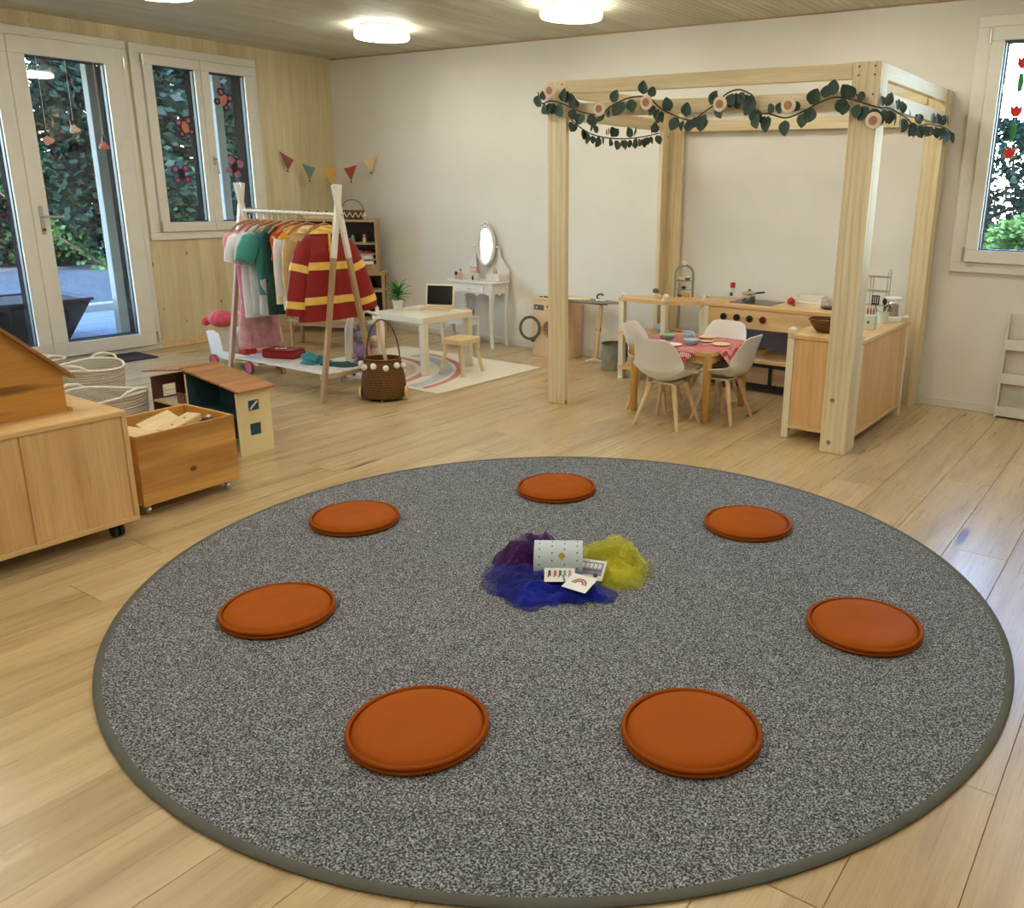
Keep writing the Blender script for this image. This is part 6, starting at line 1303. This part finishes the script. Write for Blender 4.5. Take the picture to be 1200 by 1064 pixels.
# rope baskets
def rope_basket(lab, x, y, r, h, slump=.0, rz=0):
    t = thing('rope_basket', lab, 'basket', (x, y, 0), rz, 'white rope baskets near the terrace door')
    def rim(th): return h+slump*math.cos(2*th)+slump*.5*math.cos(th)
    def fb(u, v):
        th = 2*PI*u; z = .0005+rim(th)*v; rr = r*(.93+.10*v)+.0025*math.sin(2*PI*z/.016); return Vector((rr*math.cos(th), rr*(1-slump*1.2*v)*math.sin(th), z))
    MB().grid(fb, 60, 70, True, False).lathe([(.0001, .001), (r*.93, .001)], 40).build('wall', MT['rope'], t, 80)
    MB().grid(lambda u, v: Vector((fb(u, .1+.9*v).x*.95, fb(u, .1+.9*v).y*.95, fb(u, .1+.9*v).z)), 50, 20, True, False).build('inner_wall', MT['rope'], t, 80)
    MB().tube([fb(k/50, 1)+Vector((0, 0, .002)) for k in range(50)], .008, 6, True).build('rim', MT['rope_edge'], t, 80)
    for a in (0, PI):
        c0_ = fb((a-.45)/(2*PI) % 1, 1); c1_ = fb((a+.45)/(2*PI) % 1, 1); mid = (c0_+c1_)/2; out = Vector((math.cos(a), math.sin(a), 0))
        MB().tube([c0_, c0_.lerp(mid, .3)+out*.020+Vector((0, 0, .026)), mid+out*.022+Vector((0, 0, .036)), c1_.lerp(mid, .3)+out*.020+Vector((0, 0, .026)), c1_], .008, 7).build('handle', MT['rope_edge'], t)
rope_basket('wide slumped white rope basket next to the doll house', 2.48, -3.755, .215, .275, .014, .35); rope_basket('white rope basket with loop handles behind the slumped one', 1.78, -3.47, .185, .30, .008, 2.2); rope_basket('white rope basket nearest the terrace door', 1.23, -3.55, .18, .28, .008, .2)
# doormat
t = thing('doormat', 'charcoal ribbed doormat in front of the terrace door', 'doormat', (.03, -2.68, 0)); MB().box(0, .345, -.45, .43, .0006, .009, .002).build('base', MT['mat'], t, smooth=0)
m = MB()
for k in range(16): m.box(.012+.021*k, .025+.021*k, -.44, .42, .0091, .0125)
m.build('ribs', MT['mat'], t, smooth=0)

# ================================================================ WINDOW DECORATIONS
def butterfly(lab, y, z, rz_, wing, body):
    t = thing('paper_butterfly', lab, 'paper butterfly', (-.0185, y, z), group='paper butterflies on the window panes'); t.rotation_euler = (rz_, 0, 0); t.location.x = -.006
    MB().box(0, .010, -.030, .030, -.046, .046, .006).build('body', MT[body], t, smooth=0)
    for sy, sz, r in ((-1, 1, .032), (1, 1, .032), (-1, -1, .026), (1, -1, .026)):
        wv = MB().tube([(.004, sy*.046+r*.85*math.cos(2*PI*k/18), sz*.046+r*.8*math.sin(2*PI*k/18)) for k in range(18)], .008, 6, True).build('wing_rim', MT[wing], t); MB().prism([(sy*.046+r*.8*math.cos(2*PI*k/18), sz*.046+r*.75*math.sin(2*PI*k/18)) for k in range(18)], .002, .005, 'X').build('wing', MT['butter_d'], wv, smooth=0)
butterfly('salmon paper butterfly with dark wings in the upper left window pane', -1.567, 1.825, .25, 'butter_c', 'butter_b'); butterfly('dark purple paper butterfly in the lower left window pane', -1.645, 1.444, .1, 'butter_a', 'butter_c')
butterfly('salmon paper butterfly tilted near the top of the right window pane', -1.18, 2.074, -.5, 'butter_c', 'butter_b'); butterfly('mauve paper butterfly with dark body in the right window pane', -1.135, 1.513, -.35, 'butter_d', 'butter_c')
def flower(lab, y, z, ztop, mat, rot):
    t = thing('felt_flower', lab, 'felt flower', (.060, y, z), group='felt flowers hanging in the terrace door')
    MB().cyl((0, 0, .06), (0, .0, ztop-z), .0015, n=5).build('thread', MT['thread'], t)
    mx = Matrix.Rotation(rot, 4, 'X')
    MB().lathe([(.0001, .045), (.012, .03), (.030, .0), (.034, -.018), (.018, -.006), (.0001, .004)], 14, mx=mx).build('bell', MT[mat], t)
    for k in range(5): a = 2*PI*k/5; MB().ell(mx @ Vector((.025*math.cos(a), .025*math.sin(a), -.016)), (.016, .016, .014), 10, 6).build('petal', MT[mat], t)
    MB().lathe([(.013, .028), (.010, .05), (.004, .075), (.0001, .078)], 10, mx=mx).build('calyx', MT['dark'], t)
flower('pale pink felt flower tilted in the terrace door', -2.705, 1.665, 2.25, 'felt_pink', .6); flower('cream felt flower hanging in the middle of the terrace door', -2.505, 1.755, 2.25, 'petal', .3); flower('salmon felt flower near the hinge side of the terrace door', -2.298, 1.645, 2.25, 'butter_b', 0)
t = thing('tulip_garland', 'string of red felt tulips with green leaves in the plaster wall window', 'garland', (6.225, -.075, 1.60)); MB().cyl((0, 0, 0), (0.01, 0, .68), .0015, n=5).build('thread', MT['thread'], t)
for k, z in enumerate((.04, .28, .55)):
    c = Vector((.004*k, 0, z)); tp = MB().prism([(-.030, .030), (-.015, .012), (0, .032), (.015, .012), (.030, .030), (.028, -.010), (.012, -.030), (-.012, -.030), (-.028, -.010)], -.006, .006, 'Y', Matrix.Translation(c)).build('tulip', MT['tulip'], t, smooth=0)
    MB().prism([(-.033, .034), (-.015, .016), (0, .036), (.015, .016), (.033, .034), (.031, -.012), (.013, -.034), (-.013, -.034), (-.031, -.012)], -.003, .009, 'Y', Matrix.Translation(c+Vector((0, .004, 0)))).build('tulip_edge', MT['petal'], t, smooth=0)
    if k: MB().prism([(-.014, .05), (.008, .055), (.016, .0), (.010, -.045), (-.010, -.05), (-.016, .0)], -.004, .004, 'Y', Matrix.Translation(c+Vector((0, 0, -.115)))).build('leaf', MT['green'], t, smooth=0)
